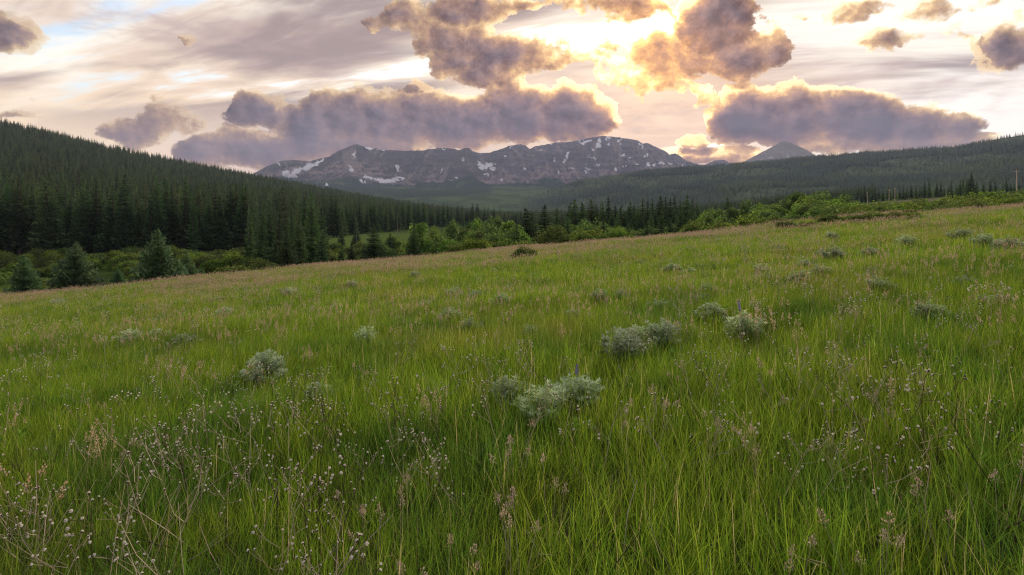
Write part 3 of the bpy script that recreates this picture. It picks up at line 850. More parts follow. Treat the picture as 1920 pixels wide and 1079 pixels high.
def snag_kind(h, seed):
    g = np.random.default_rng(seed); tr = Soup(); br = Soup()
    zs = np.linspace(-0.3, h, 7)
    tr.tube(np.stack([0.02 * zs + g.normal(0, .04, 7), g.normal(0, .04, 7), zs], 1), 0.011 * h * (1 - 0.9 * np.clip(zs / h, 0, 1)) + 0.012, 6)
    for k in range(46):
        z = h * g.uniform(0.15, 0.97); a = g.uniform(0, 6.28); L_ = 0.13 * h * (1.05 - z / h) * g.uniform(0.5, 1.2)
        p = np.array([0.02 * z, 0, z]); o = np.array([math.cos(a), math.sin(a), -0.25])
        br.tube([p, p + o * L_ * 0.5, p + o * L_ + np.array([0, 0, 0.1 * L_])], [0.03, 0.022, 0.008], 4)
    return Kind(h, [('trunk', tr.mesh('trunk', M_SNAG)), ('branches', br.mesh('branches', M_SNAG))])
SNAGS = [snag_kind(15, 5), snag_kind(12, 6)]

def plant(kind, name, label, cat, loc, height, group=None, rot=None, lean=0.0, widen=1.0):
    e = add(name, None, loc=loc, label=label, category=cat)
    e.empty_display_size = 0.5
    if group: e['group'] = group
    s = height / kind.h
    e.scale = (s * widen, s * widen, s)
    e.rotation_euler = (lean * RNG.normal(), lean * RNG.normal(), RNG.uniform(0, 6.283) if rot is None else rot)
    for n, me in kind.parts:
        c = add(n, me, parent=e)
        if n == 'branches': c['kind'] = 'stuff'
    return e
def spot(px, Y):
    """point of the ground in the direction of that column, Y metres ahead"""
    X = float(pxu(px)) * Y
    return (X, Y, float(ground_z(X, Y)))
def hill_spot(px, Y):
    u = float(pxu(px)); zl = float(left_hill(np.array(u), np.array(float(Y)))[0])
    return (u * Y, Y, max(zl, float(ground_z(u * Y, Y))))

MARKS_L = [(-200, 'behind the first lone young spruce'), (95, 'behind the wide bushy young spruce'), (185, 'behind the small scrub spruce'), (262, 'behind the tall pale-tipped young spruce'),
           (325, 'behind the slim young spruce'), (400, 'behind the low dark willow-side spruce'), (460, 'beside the clump of big spruces')]
def mark(px, marks): return [t for x, t in marks if px >= x][-1]
def tier(v, lo, hi, a='short', b='middling', c='tall'): return a if v < lo else (c if v > hi else b)
def by_top(px, Y, top):
    p = spot(px, Y)
    return p, max(float(pye(top)) * Y - p[2], 2.5)
# lone young spruces along the field's lower edge
for px, Y, h, k, lab in [
        (45, 70, 5.6, 0, 'broad young spruce at the field edge, first beside the willow scrub below the hill'),
        (143, 70, 6.8, 1, 'wide bushy young spruce between two others at the field edge'),
        (297, 76, 8.6, 2, 'tall pale-tipped young spruce standing clear of the willows at the field edge'),
        (350, 82, 6.2, 3, 'slim young spruce close beside the tall pale-tipped one'),
        (378, 82, 3.6, 0, 'short dark spruce tucked between the slim young spruce and the willows'),
        (447, 92, 4.4, 3, 'low dark spruce among the bright willows before the big spruce group'),
        (221, 110, 3.8, 2, 'small lone spruce rising out of the willow scrub behind the wide bushy spruce')]:
    p = spot(px, Y)
    plant(YOUNG[k], 'young_spruce', lab, 'spruce', p, h, widen=1.0 if px not in (143,) else 1.12)
# the clump of big spruces that closes the scrub
BIG = [(508, 135, 374, 5, 'tall dark spruce in the clump, second from its scrub side'), (522, 128, 382, 1, 'mid-height spruce in the middle of the big clump'),
       (560, 112, 396, 0, 'broad layered spruce with drooping skirts at the front of the big clump'), (538, 104, 422, 2, 'low full spruce at the foot of the big clump'),
       (585, 122, 358, 3, 'tallest spruce of the big clump, rising over its neighbours'), (603, 126, 372, 4, 'tall narrow spruce closing the big clump beside the clearing'),
       (573, 132, 368, 6, 'tall spruce pressed against the tallest one of the big clump'), (490, 140, 382, 2, 'dark spruce on the scrub side of the big clump'),
       (604, 112, 432, 0, 'small pointed spruce at the edge of the big clump beside the clearing'), (470, 150, 386, 4, 'slim dark spruce standing just off the big clump above the willows'),
       (546, 126, 386, 1, 'dark spruce behind the broad layered one in the big clump')]
for px, Y, h, k, lab in BIG:
    p, h = by_top(px, Y, h)
    kd = MID[k % 5] if px in (560, 538, 604) else TALL[k]
    plant(kd, 'spruce_tree', lab, 'spruce', p, h, 'big spruces clumped at the field edge', lean=0.01, widen=1.12)
# spruces of the valley bottom, from the clearing to the right
SPX = [600, 640, 700, 733, 776, 868, 895, 930, 985, 1022, 1045, 1080, 1118, 1140, 1165, 1205, 1228, 1240, 1288, 1306, 1328, 1363, 1400, 1425]
SPY = [425, 424, 423, 438, 420, 408, 398, 408, 390, 384, 388, 373, 374, 377, 379, 371, 376, 371, 365, 370, 388, 370, 383, 384]
VAL = [(640, 215, 0, 0), (668, 225, 0, 1), (700, 118, 0, 2), (722, 150, 14, 3), (733, 140, 0, 4), (776, 122, 0, 0), (660, 130, 28, 1), (682, 128, 30, 3), (640, 126, 34, 0),
       (868, 150, 0, 1), (880, 145, 6, 2), (895, 155, 0, 3), (912, 150, 4, 4), (930, 150, 0, 0), (985, 140, 0, 1), (1000, 150, 2, 2), (1022, 118, 0, 0), (1045, 190, 0, 3),
       (1080, 180, 0, 4), (1092, 185, 3, 0), (1070, 200, 9, 1), (1108, 215, 2, 2), (1118, 220, 0, 1), (1130, 210, 3, 3), (1140, 215, 0, 0), (1148, 205, 8, 4), (1165, 200, 0, 1), (1158, 130, 26, 3),
       (1182, 195, -3, 2), (1196, 200, 5, 0), (1205, 205, 0, 3), (1214, 190, 4, 1), (1228, 160, 8, 4), (1240, 190, 0, 2), (1247, 210, 2, 0), (1258, 200, 4, 1), (1266, 205, 3, 3),
       (1185, 140, 28, 1), (1201, 132, 36, 2), (1222, 150, 18, 0), (1275, 200, 6, 4), (1288, 195, 0, 2), (1297, 200, 6, 3), (1306, 190, 0, 4), (1312, 205, 10, 1), (1263, 150, 26, 0), (1294, 140, 34, 3),
       (1328, 155, 4, 1), (1363, 185, 0, 2), (1399, 210, 0, 3), (1412, 215, 3, 0), (1423, 218, 0, 4), (962, 155, 14, 2), (948, 152, 12, 3), (1055, 160, 14, 0), (1172, 150, 22, 4), (1104, 150, 26, 2),
       (1092, 225, 4, 1), (1125, 230, 6, 0), (1154, 225, 6, 2), (1176, 220, 5, 3), (1190, 225, 2, 4), (1065, 116, 30, 2), (1132, 114, 36, 4), (1176, 114, 30, 0), (1215, 112, 34, 1), (1238, 114, 24, 3), (1256, 112, 36, 2), (1278, 112, 28, 4), (1304, 114, 22, 0), (968, 116, 24, 3), (910, 116, 20, 1), (1222, 225, 2, 0), (1234, 222, 5, 1), (1252, 225, 6, 2), (1281, 222, 4, 3)]
SOLO = {(1022, 118): 'large broad spruce standing forward of the valley trees at the field edge', (776, 122): 'dark wide spruce half hiding a bright green poplar',
        (700, 118): 'dark conical spruce in front of the bright clearing', (1363, 185): 'lone slim spruce standing apart beside the big willow mass', (1080, 180): 'broad dark spruce topping the valley row beside the forward spruce',
        (985, 140): 'pointed spruce just beside the large forward spruce', (1288, 195): 'highest spire of the valley spruce row', (733, 140): 'small dark spruce between the conical spruce and the wide one'}
for i, (px, Y, dt, k) in enumerate(VAL):
    p, h = by_top(px, Y, float(np.interp(px, SPX, SPY)) + dt)
    if (px, Y) in SOLO: lab = SOLO[(px, Y)]
    elif px in (640, 668) and Y > 190: lab = 'slender spruce standing in the bright clearing before the forest'
    elif px in (660, 682, 640): lab = 'little spruce among the shrubs in front of the clearing'
    elif px in (1399, 1412, 1423): lab = 'spruce top showing over the big willow mass'
    elif px < 970: lab = 'dark spruce among the poplars between the clearing and the large forward spruce'
    elif Y < 165: lab = 'smaller dark spruce standing in front of the valley spruce row'
    else: lab = 'dark spire in the long spruce row beyond the field'
    h *= RNG.uniform(0.88, 1.10) if (px, Y) not in SOLO else 1.0
    tall = h > 17 and i % 3 != 0
    plant(TALL[k] if tall else MID[k], 'spruce_tree', lab, 'spruce', p, h, 'spruces of the valley bottom', lean=0.015, widen=RNG.uniform(1.5, 2.1) if tall else RNG.uniform(1.65, 1.8) if (px, Y) in SOLO and Y < 150 else RNG.uniform(1.1, 1.6))
for px, Y, h, k in [(667, 205, 10, 0), (745, 300, 14, 0), (170, 215, 17, 1), (465, 220, 17, 0)]:
    lab = 'bare grey dead spruce at the edge of the clearing' if px == 667 else 'grey dead spruce trunk among the living trees on the wooded hill'
    plant(SNAGS[k], 'dead_spruce', lab, 'dead tree', hill_spot(px, Y), h, 'dead spruces', lean=0.03)
# far line of spruces below the foothill, beyond the road
for i in range(36):
    f = i / 35.0
    px = 1618 + 205 * f + RNG.normal(0, 3); Y = 520 + RNG.normal(0, 25) - 40 * f
    h = RNG.uniform(8, 15) * (1.2 if 0.55 < f < 0.62 or f > 0.85 else 1.0)
    plant(TALL[i % 7], 'spruce_tree', tier(h, 10.5, 13) + ' slim dark spruce in the far row below the foothill', 'spruce', spot(px, Y), h, 'far row of spruces below the foothill', widen=1.2)
for px, Y, h in [(1800, 330, 13), (1822, 340, 17), (1812, 350, 12)]:
    plant(MID[0], 'spruce_tree', 'dark full-crowned spruce beside the pale field behind the power line', 'spruce', spot(px, Y), h, 'spruces by the pale field', widen=1.15)
for i in range(15):
    px = 1825 + 7.6 * i + RNG.normal(0, 3); Y = 560 + RNG.normal(0, 20)
    plant(TALL[i % 7], 'spruce_tree', 'slim dark spruce on the rise behind the last pole', 'spruce', spot(px, Y), RNG.uniform(9, 15), 'spruces on the rise behind the last pole', widen=1.2)

# forest on the left hill: the front ranks tree by tree, the wood behind them as one mass
def forest_points():
    out = []
    g = np.random.default_rng(11)
    n = 36000
    u = g.uniform(-1.12, 0.06, n); Yn, Yx = 195.0, 1850.0
    Y = np.sqrt(g.uniform(Yn ** 2, Yx ** 2, n))
    z, Yb, Yr = left_hill(u, Y)
    X = u * Y
    dens = 0.55 + 0.9 * fbm(X / 55, Y / 55, 4, 19)
    keep = (Y > Yb + 2) & (Y < Yr + 40) & (g.random(n) < dens) & (z > ground_z(X, Y) - 1.0)
    return X[keep], Y[keep], np.maximum(z, -15.5)[keep], u[keep]
FX, FY, FZ, FU = forest_points()
order = np.argsort(FY - np.interp(FU, [-1.3, -0.87, -0.55, -0.40, -0.33, -0.2, -0.1, 0.0, 0.1], [190, 200, 215, 240, 292, 420, 560, 800, 1000]) * 0.0 )
fh = 13.5 + 12 * RNG.random(len(FX)) ** 1.2
fh *= np.interp(FY, [200, 700, 1300], [1.12, 0.95, 0.85])
inview = np.abs(FU) < 0.93
order = [i for i in order if inview[i]][:52]
single = np.zeros(len(FX), bool); single[order] = True
# the foremost rank stands shoulder to shoulder
front = []
for i in range(64):
    px = -30 + 8.0 * i + RNG.normal(0, 3.0)
    u = float(pxu(px)); Yb = float(np.interp(u, [-0.9, -0.55, -0.40], [200, 215, 240]))
    front.append((px, Yb + RNG.uniform(-8, 16), RNG.uniform(16, 28)))
for i in range(36):
    px = 622 + 9.0 * i + RNG.normal(0, 2)
    u = float(pxu(px)); Yb = float(np.interp(u, [-0.33, -0.2, -0.1, 0.0], [292, 420, 560, 800]))
    front.append((px, Yb + RNG.uniform(-6, 12), RNG.uniform(16, 24)))
for i, (px, Y, h) in enumerate(front):
    lab = (tier(h, 21, 24) + ' dark spruce in the hill forest front rank, ' + mark(px, MARKS_L)) if px < 560 else (tier(h, 18.5, 21.5) + (' dark spruce in the forest edge right behind the clearing' if px < 770 else ' dark spruce in the far forest edge behind the bright poplars'))
    plant(TALL[i % 7], 'spruce_tree', lab, 'spruce', hill_spot(px, Y), h, 'front rank of the hill forest' if px < 560 else 'forest edge behind the clearing', lean=0.012, widen=RNG.uniform(1.2, 1.75))
for i in order:
    plant(TALL[i % 7], 'spruce_tree', tier(fh[i], 20, 24) + ' dark spruce over the hill front rank, ' + mark(FU[i] * FPX + 960, MARKS_L), 'spruce', (FX[i], FY[i], FZ[i]), fh[i], 'second rank of the hill forest', lean=0.012, widen=RNG.uniform(1.2, 1.7))
FP = []
for k in range(6):
    a, b = conifer_soups(20, 20 * (0.15 + 0.025 * (k % 4)), 500 + k, 17, 6, 2, skirt=0.10, ragged=0.5, droop=0.5, width=1.5)
    FP.append(proto('spruce_shape', join_soups(a, b, 'spruce_shape', M_BARK, M_FAR)))
rest = ~single
n = int(rest.sum())
scatter('hill_forest', np.stack([FX, FY, FZ - 0.2], 1)[rest], fh[rest] / 20.0, RNG.uniform(0, 6.28, n), RNG.integers(0, 6, n), FP,
        label='dense dark spruce forest covering the long hill', category='forest')
# woods of the valley bottom beyond the first row
def valley_wood():
    g = np.random.default_rng(15); n = 26000
    u = g.uniform(-0.16, 0.62, n); Y = np.sqrt(g.uniform(240.0 ** 2, 1500.0 ** 2, n))
    z = ground_z(u * Y, Y)
    lo = np.interp(u, [-0.16, 0.0, 0.3, 0.5, 0.62], [620, 640, 560, 560, 700])
    keep = (Y > lo) & (g.random(n) < 0.35 + 0.8 * fbm(u * Y / 70, Y / 70, 4, 29)) & (Y > 2 * lo - 700)
    return np.stack([u * Y, Y, z - 0.3], 1)[keep]
vw = valley_wood(); n = len(vw)
scatter('valley_forest', vw, RNG.uniform(0.45, 0.8, n), RNG.uniform(0, 6.28, n), RNG.integers(0, 6, n), FP,
        label='dark wood on the valley floor beyond the first row of trees', category='forest')
# woods of the foothill
def foothill_points():
    g = np.random.default_rng(12); n = 150000
    u = g.uniform(-0.30, 1.05, n); Y = np.sqrt(g.uniform(900.0 ** 2, 3350.0 ** 2, n))
    z, Yb, Yr = right_hill(u, Y)
    keep = (Y > Yb - 60) & (Y < Yr + 60) & (g.random(n) > rh_open(u, Y) * 0.93 + 0.05)
    return (u * Y)[keep], Y[keep], z[keep]
hx, hy, hz_ = foothill_points(); n = len(hx)
BP = []
for k in range(5):
    a, b = conifer_soups(16, 16 * (0.16 + 0.025 * (k % 3)), 600 + k, 11, 6, 1, skirt=0.06, ragged=0.4, droop=0.5, width=2.2)
    BP.append(proto('spruce_shape', join_soups(a, b, 'spruce_shape', M_BARK, M_HAZE_BLUE)))
scatter('foothill_forest', np.stack([hx, hy, hz_ - 0.4], 1), RNG.uniform(0.7, 1.25, n), RNG.uniform(0, 6.28, n), RNG.integers(0, 5, n), BP,
        label='green forest tinted haze-blue, with grassy openings on the far foothill', category='forest')

# ------------------------------------------------------------------ willows, poplars and scrub
WIL = []
for k in range(6):
    a, b = leafy_soups(5.0, 4.0 - 0.3 * (k % 3), 700 + k, 26 + 3 * k, 3600, 0.17, stems=9, low=0.02)
    WIL.append(Kind(4.0, [('stem', a.mesh('stem', M_BARK)), ('crown', b.mesh('crown', M_WILLOW))]))
POP = []
for k in range(5):
    a, b = leafy_soups(5.6, 8.0, 800 + k, 34 + 4 * k, 4600, 0.21, stems=7, low=0.06)
    POP.append(Kind(8.0, [('stem', a.mesh('stem', M_BARK)), ('crown', b.mesh('crown', M_BIRCH))]))
# round poplars and tall shrubs of the valley
PPX = [700, 745, 790, 812, 830, 850, 900, 935, 950, 985, 1060, 1080, 1098, 1120, 1140, 1170, 1210, 1245, 1290, 1318, 1338, 1375, 1395, 1420]
PPY = [452, 440, 421, 430, 432, 420, 416, 411, 416, 430, 430, 424, 419, 420, 426, 431, 430, 425, 421, 404, 395, 388, 380, 373]
PV = [(720, 128, 12), (742, 150, 0), (790, 132, 0), (812, 150, 0), (830, 120, 10), (850, 140, 0), (845, 112, 26), (868, 120, 14), (900, 150, 0), (922, 140, 4), (935, 160, 0), (905, 118, 30),
      (952, 135, 0), (972, 128, 4), (945, 112, 26), (985, 120, 10), (1060, 118, 0), (1078, 122, 0), (1098, 118, 0), (1120, 116, 0), (1140, 118, 0), (1108, 135, 2), (1085, 140, 4), (1130, 140, 4),
      (1168, 122, 0), (1210, 118, 0), (1245, 120, 0), (1268, 118, 8), (1290, 128, 6), (1318, 120, 10), (1338, 128, 4), (1352, 140, 0), (1375, 126, 4), (1395, 140, 0), (1345, 112, 20), (1322, 150, 0),
      (1232, 140, 2), (1190, 130, 4), (1040, 130, 20), (1150, 135, 6), (880, 112, 22), (925, 112, 24), (1000, 112, 26), (1155, 114, 8), (1180, 116, 2), (1200, 114, 6), (1222, 118, 0), (1258, 116, 4), (1275, 120, 0), (1300, 116, 6), (1330, 116, 8), (1012, 122, 14), (1035, 114, 16), (1050, 116, 8), (960, 114, 14), (895, 114, 18), (1225, 112, 12), (1280, 112, 14), (1310, 112, 22), (1365, 112, 22)]
for i, (px, Y, dt) in enumerate(PV):
    p, h = by_top(px, Y, float(np.interp(px, PPX, PPY)) + dt)
    h *= 1.22
    if px == 790: lab = 'bright green poplar behind the dark wide spruce'
    elif px == 850: lab = 'large bright green poplar, the biggest beside the clearing'
    elif px < 1000: lab = 'rounded bright green poplar between the clearing and the large forward spruce'
    elif px < 1160: lab = 'rounded bright green poplar in the dense clump beside the large forward spruce'
    elif px < 1300: lab = 'small green poplar at the foot of the long spruce row'
    else: lab = 'full green poplar next to the big willow mass'
    plant(POP[i % 5], 'poplar_tree', lab, 'poplar', p, h, 'poplars of the valley row', lean=0.03, widen=float(np.clip(7.5 / h, 0.75, 1.15)))
# the big willow mass
BW = []
for i in range(64):
    f = RNG.random()
    px = 1385 + 245 * f; Y = RNG.uniform(70, 150)
    top = np.interp(px, [1385, 1420, 1480, 1530, 1580, 1610, 1640], [402, 385, 363, 357, 360, 368, 380]) + (150 - Y) * np.interp(px, [1385, 1500, 1640], [0.45, 0.55, 0.35])
    p = spot(px, Y)
    h = float(pye(top)) * Y - p[2]
    if h < 2.0: continue
    BW.append((p, min(h * 1.15, 12.5)))
for i, (p, h) in enumerate(BW):
    plant(POP[i % 5] if h > 5.5 else WIL[i % 6], 'willow_tree', tier(h, 4.5, 7, 'low', 'middling', 'high-crowned') + ' green willow in the big mass beside the hedge', 'willow', p, h, 'willows of the big mass', lean=0.03, widen=1.25 if h > 5.5 else 1.1)
# hedge of shrubs to the right of it, along the top of the field
for i in range(84):
    px = 1615 + 330 * ((i + RNG.random()) / 84.0); Y = RNG.uniform(82, 190)
    top = np.interp(px, [1615, 1680, 1760, 1850, 1920], [378, 377, 370, 360, 352]) + (190 - Y) * 0.14 + RNG.uniform(0, 6)
    p = spot(px, Y)
    h = 1.15 * float(np.clip(float(pye(top)) * Y - p[2], 1.6, 7.0))
    plant(WIL[i % 6], 'willow_shrub', tier(h, 2.6, 4.2, 'low', 'medium', 'tall') + ' dark green shrub in the top hedge, ' + ('next to the big willow mass' if px < 1665 else 'below the paired poles' if px < 1720 else 'midway to the tall pole' if px < 1850 else 'around the tall pole'), 'shrub', p, h, 'hedge shrubs along the top of the field', lean=0.03, widen=1.15)
# willow scrub below the wooded hill and before the clearing
for i in range(120):
    px = -40 + 560 * ((i * 0.618) % 1.0) + RNG.normal(0, 4); Y = 70 + 112 * RNG.random() ** 0.8
    ed = float(edge_dist(np.array(float(pxu(px)))))
    if Y < ed + 5: Y = ed + 5 + 8 * RNG.random()
    plant(WIL[i % 6], 'willow_shrub', tier(Y, 95, 135, 'near', 'mid-depth', 'rearmost') + ' yellow-green willow bush in the scrub, ' + mark(px, MARKS_L), 'willow bush', spot(px, Y), RNG.uniform(1.8, 3.6) * np.interp(Y, [70, 180], [0.85, 1.35]) * (1.25 if 380 < px < 470 else 1.0),
          'willow scrub below the wooded hill', lean=0.04, widen=1.2)
for i in range(56):
    px = 608 + 230 * RNG.random(); Y = RNG.uniform(100, 200)
    plant(WIL[i % 6], 'willow_shrub', ('low willow bush close behind the field edge before the clearing' if Y < 145 else 'willow bush standing out in the bright clearing'), 'willow bush', spot(px, Y), RNG.uniform(1.8, 3.2) + 0.012 * (Y - 100), 'willow bushes before the clearing', lean=0.04, widen=1.2)
for i in range(46):
    px = 840 + 590 * ((i + RNG.random()) / 46.0); ed = float(edge_dist(np.array(float(pxu(px)))))
    plant(WIL[i % 6], 'willow_shrub', 'low leafy bush at the foot of the ' + ('poplars by the clearing' if px < 985 else 'dense poplar clump' if px < 1160 else 'long spruce row' if px < 1310 else 'poplars by the willow mass'), 'bush', spot(px, ed + RNG.uniform(16, 40)), RNG.uniform(2.2, 4.2), 'bushes at the foot of the valley trees', lean=0.04, widen=1.15)

# ------------------------------------------------------------------ the meadow
def blades(g, n, rad, lmin, lmax, wid, lean=0.35, curl=0.5, seg=3):
    """n curved tapering blades growing inside a disc"""
    a = g.uniform(0, 6.283, n); r = rad * np.sqrt(g.random(n))
    base = np.stack([np.cos(a) * r, np.sin(a) * r, np.full(n, -0.03)], 1)
    L_ = g.uniform(lmin, lmax, n) * (0.75 + 0.5 * g.random(n))
    th = g.uniform(0, 6.283, n); d = np.stack([np.cos(th), np.sin(th), np.zeros(n)], 1)
    ln = np.abs(g.normal(0, lean, n)); cu = curl * g.random(n) ** 2
    f = g.uniform(0, 6.283, n); side = np.stack([np.cos(f), np.sin(f), np.zeros(n)], 1)
    w = wid * g.uniform(0.6, 1.3, n)
    pts = []
    for k in range(seg + 1):
        s = k / seg
        out = ln * s + cu * s * s
        up = s - 0.5 * (ln * ln) * s - 0.55 * cu * s ** 3
        pts.append(base + d * (out * L_)[:, None] + np.array([0, 0, 1.0]) * (up * L_)[:, None])
    T = []
    for k in range(seg):
        w0 = (w * (1 - (k / seg) ** 2 * 0.85))[:, None] * 0.5; w1 = (w * (1 - ((k + 1) / seg) ** 2))[:, None] * 0.5
        A, B_ = pts[k] - side * w0, pts[k] + side * w0
        if k < seg - 1:
            C_, D_ = pts[k + 1] - side * w1, pts[k + 1] + side * w1
            T.append(np.stack([A, B_, D_], 1)); T.append(np.stack([A, D_, C_], 1))
        else:
            T.append(np.stack([A, B_, pts[k + 1]], 1))
    t = g.random(n)
    dry = g.random(n) < 0.06
    t = np.where(dry, 1.0, t * 0.8)
    return np.concatenate(T), np.tile(t, 2 * seg - 1)

def grass_mat():
    m = new_mat('meadow_grass')
    _, f = attr('tint')
    P = world_pos()
    patch = noise(P, 0.22, 4.0, 0.55)
    patch2 = noise(P, 0.9, 3.0, 0.55)
    c = mixc(mth('MINIMUM', f * 1.2, 1.0), (0.060, 0.138, 0.011), (0.255, 0.325, 0.030))
    c = mixc(ramp01(patch, 0.46, 0.66) * 0.6, c, (0.235, 0.230, 0.042))
    c = mixc(ramp01(patch2, 0.48, 0.64) * 0.75, c, (0.068, 0.148, 0.022))
    c = mixc(mth('GREATER_THAN', f, 0.95), c, (0.42, 0.33, 0.17))
    r = obj_random()
    c = hsv(c, (r - 0.5) * 0.02 + 0.5, 1.0, (r - 0.5) * 0.30 + 1.0)
    out_surface(leaf_shader(c, 0.36))
    return m
M_GRASS = grass_mat()
def simple_leaf(name, c0, c1, transl=0.25, var=0.2, rough=0.7):
    return foliage_mat(name, c0, c1, var, 0.02, transl, rough, 0.0)
M_SEED = simple_leaf('grass_seed', (0.28, 0.19, 0.13), (0.50, 0.37, 0.27), 0.3)
M_PINK = simple_leaf('pink_seed', (0.26, 0.18, 0.14), (0.46, 0.35, 0.28), 0.3)
M_STRAW = simple_leaf('straw', (0.24, 0.18, 0.11), (0.46, 0.38, 0.28), 0.1)
M_DARKSTEM = simple_leaf('dark_stem', (0.045, 0.032, 0.022), (0.10, 0.075, 0.05), 0.0)
M_SILVER = simple_leaf('silver_leaf', (0.19, 0.25, 0.12), (0.50, 0.56, 0.36), 0.25)
M_CUP = simple_leaf('seed_cup', (0.06, 0.045, 0.03), (0.12, 0.09, 0.06), 0.0)
M_TUFT = simple_leaf('seed_tuft', (0.46, 0.40, 0.33), (0.72, 0.65, 0.58), 0.2)
M_LUPIN = simple_leaf('lupin_flower', (0.20, 0.15, 0.36), (0.42, 0.36, 0.60), 0.3)
M_YELLOW = simple_leaf('pale_flower', (0.55, 0.45, 0.22), (0.72, 0.66, 0.45), 0.3)

def clump(name, seed, n, rad, lmin, lmax, wid, lean, curl, extra=0):
    g = np.random.default_rng(seed); s = Soup()
    T, t = blades(g, n, rad, lmin, lmax, wid, lean, curl)
    s.tris(T, t)
    return proto(name, s.mesh(name, M_GRASS))
NEARG = [clump('grass_tuft', 1000 + k, 64, 0.17, 0.16 + 0.02 * (k % 3), 0.34 + 0.05 * (k % 4), 0.0046, 0.32 + 0.06 * (k % 3), 0.5) for k in range(9)]
MIDG = [clump('grass_tuft', 1100 + k, 60, 0.32, 0.16, 0.36 + 0.04 * (k % 3), 0.0085, 0.34, 0.5) for k in range(6)]
FARG = [clump('grass_tuft', 1200 + k, 56, 0.62, 0.18, 0.40, 0.020, 0.34, 0.5) for k in range(5)]
def field_points(y0, y1, per, seed, umax=1.12, pad=2.0):
    g = np.random.default_rng(seed)
    st = 1.0 / math.sqrt(per)                   # jittered rows leave no bald spots
    xm = umax * y1 + pad
    X, Y = np.meshgrid(np.arange(-xm, xm, st), np.arange(y0, y1, st))
    X, Y = X.ravel(), Y.ravel()
    X = X + g.uniform(-0.75, 0.75, len(X)) * st; Y = Y + g.uniform(-0.75, 0.75, len(Y)) * st
    ok = np.abs(X) < umax * Y + pad
    X, Y = X[ok], Y[ok]
    u = X / np.maximum(Y, 40)
    ok = Y < edge_dist(np.clip(u, -1.3, 1.3)) + 14
    X, Y = X[ok], Y[ok]
    return X, Y, g
def grass_layer(name, y0, y1, per, seed, protos, label, smul=1.0):
    X, Y, g = field_points(y0, y1, per, seed)
    z = ground_z(X, Y); n = len(X)
    hgt = 0.58 + 0.65 * fbm(X / 3.1, Y / 3.1, 3, 14)
    sc = hgt * g.uniform(0.8, 1.2, n) * smul
    tilt = g.normal(0, 0.06, (n, 2))
    return scatter(name, np.stack([X, Y, z], 1), sc, g.uniform(0, 6.283, n), g.integers(0, len(protos), n), protos, tilt, label=label, category='grass')
grass_layer('grass', 0.9, 13, 50, 1, NEARG, 'tall fine green meadow grass in the foreground')
grass_layer('meadow_grass', 12, 34, 15, 2, MIDG, 'yellow-green meadow grass across the middle of the field')
grass_layer('far_grass', 33, 122, 4.6, 3, FARG, 'short-looking distant meadow grass up to the edge of the field')

# ripe flowering grasses that give the field its brown-pink cast
def panicle(s, g, top, axis, ln, n, spread, size, lo=0.0, hi=1.0):
    p = top[None] - axis[None] * (g.random(n) ** 0.8 * ln)[:, None]
    d = g.normal(0, 1, (n, 3)); d[:, 2] = np.abs(d[:, 2]) * 0.5; d /= np.linalg.norm(d, axis=1, keepdims=True)
    q = p + d * (spread * (0.3 + 0.7 * g.random(n)) * (0.25 + 0.75 * np.clip(np.linalg.norm(p - top, axis=1) / max(ln, 1e-6), 0, 1)))[:, None]
    o = np.cross(d, g.normal(0, 1, (n, 3))); o /= np.linalg.norm(o, axis=1, keepdims=True)
    up = np.array([0, 0, 1.0])
    A, B_, C_ = q - o * size, q + o * size, q + d * size * 1.6 + up * size * 1.5
    s.tris(np.stack([A, B_, C_], 1), g.uniform(lo, hi, n))
    fil = np.stack([p, p + o * size * 0.12, q], 1)
    s.tris(fil, g.uniform(lo, hi, n))
def seedgrass(seed, n, rad, h0, h1, fat, npan, mat, spread=0.022):
    g = np.random.default_rng(seed); s = Soup()
    for k in range(n):
        a = g.uniform(0, 6.28); r = rad * math.sqrt(g.random()); b = np.array([math.cos(a) * r, math.sin(a) * r, 0])
        h = g.uniform(h0, h1); d = np.array([g.normal(0, 0.16), g.normal(0, 0.16), 1.0]); d /= np.linalg.norm(d)
        top = b + d * h + np.array([g.normal(0, 0.02), g.normal(0, 0.02), 0])
        mid = b + d * h * 0.55
        s.tube([b, mid, top], [fat, fat * 0.8, fat * 0.5], 3, 0.75)
        panicle(s, g, top, d, 0.085 * g.uniform(0.7, 1.4), npan, spread, 0.0042 * (fat / 0.0011) ** 0.6)
    return proto('seed_grass', s.mesh('seed_grass', mat))
SG_N = [seedgrass(1300 + k, 7, 0.16, 0.34, 0.56, 0.0011, 26, M_SEED) for k in range(5)]
SG_F = [seedgrass(1320 + k, 12, 0.6, 0.34, 0.56, 0.0030, 18, M_SEED, 0.035) for k in range(4)]
def seed_layer(name, y0, y1, per, seed, protos, label, thr):
    X, Y, g = field_points(y0, y1, per, seed)
    m = fbm(X / 7.0, Y / 4.0, 4, 24) + 0.10 * sstep(20, 55, Y)
    k = g.random(len(X)) < sstep(thr, thr + 0.2, m) * 0.9 + 0.08
    X, Y = X[k], Y[k]; n = len(X)
    scatter(name, np.stack([X, Y, ground_z(X, Y)], 1), g.uniform(0.75, 1.2, n), g.uniform(0, 6.28, n), g.integers(0, len(protos), n), protos,
            g.normal(0, 0.05, (n, 2)), label=label, category='grass')
seed_layer('seed_grass', 3, 30, 3.0, 31, SG_N, 'thin ripe flowering grass with brown-pink panicles', 0.45)
seed_layer('far_seed_grass', 28, 118, 2.0, 32, SG_F, 'brown-pink haze of ripe grass heads along the far field', 0.50)

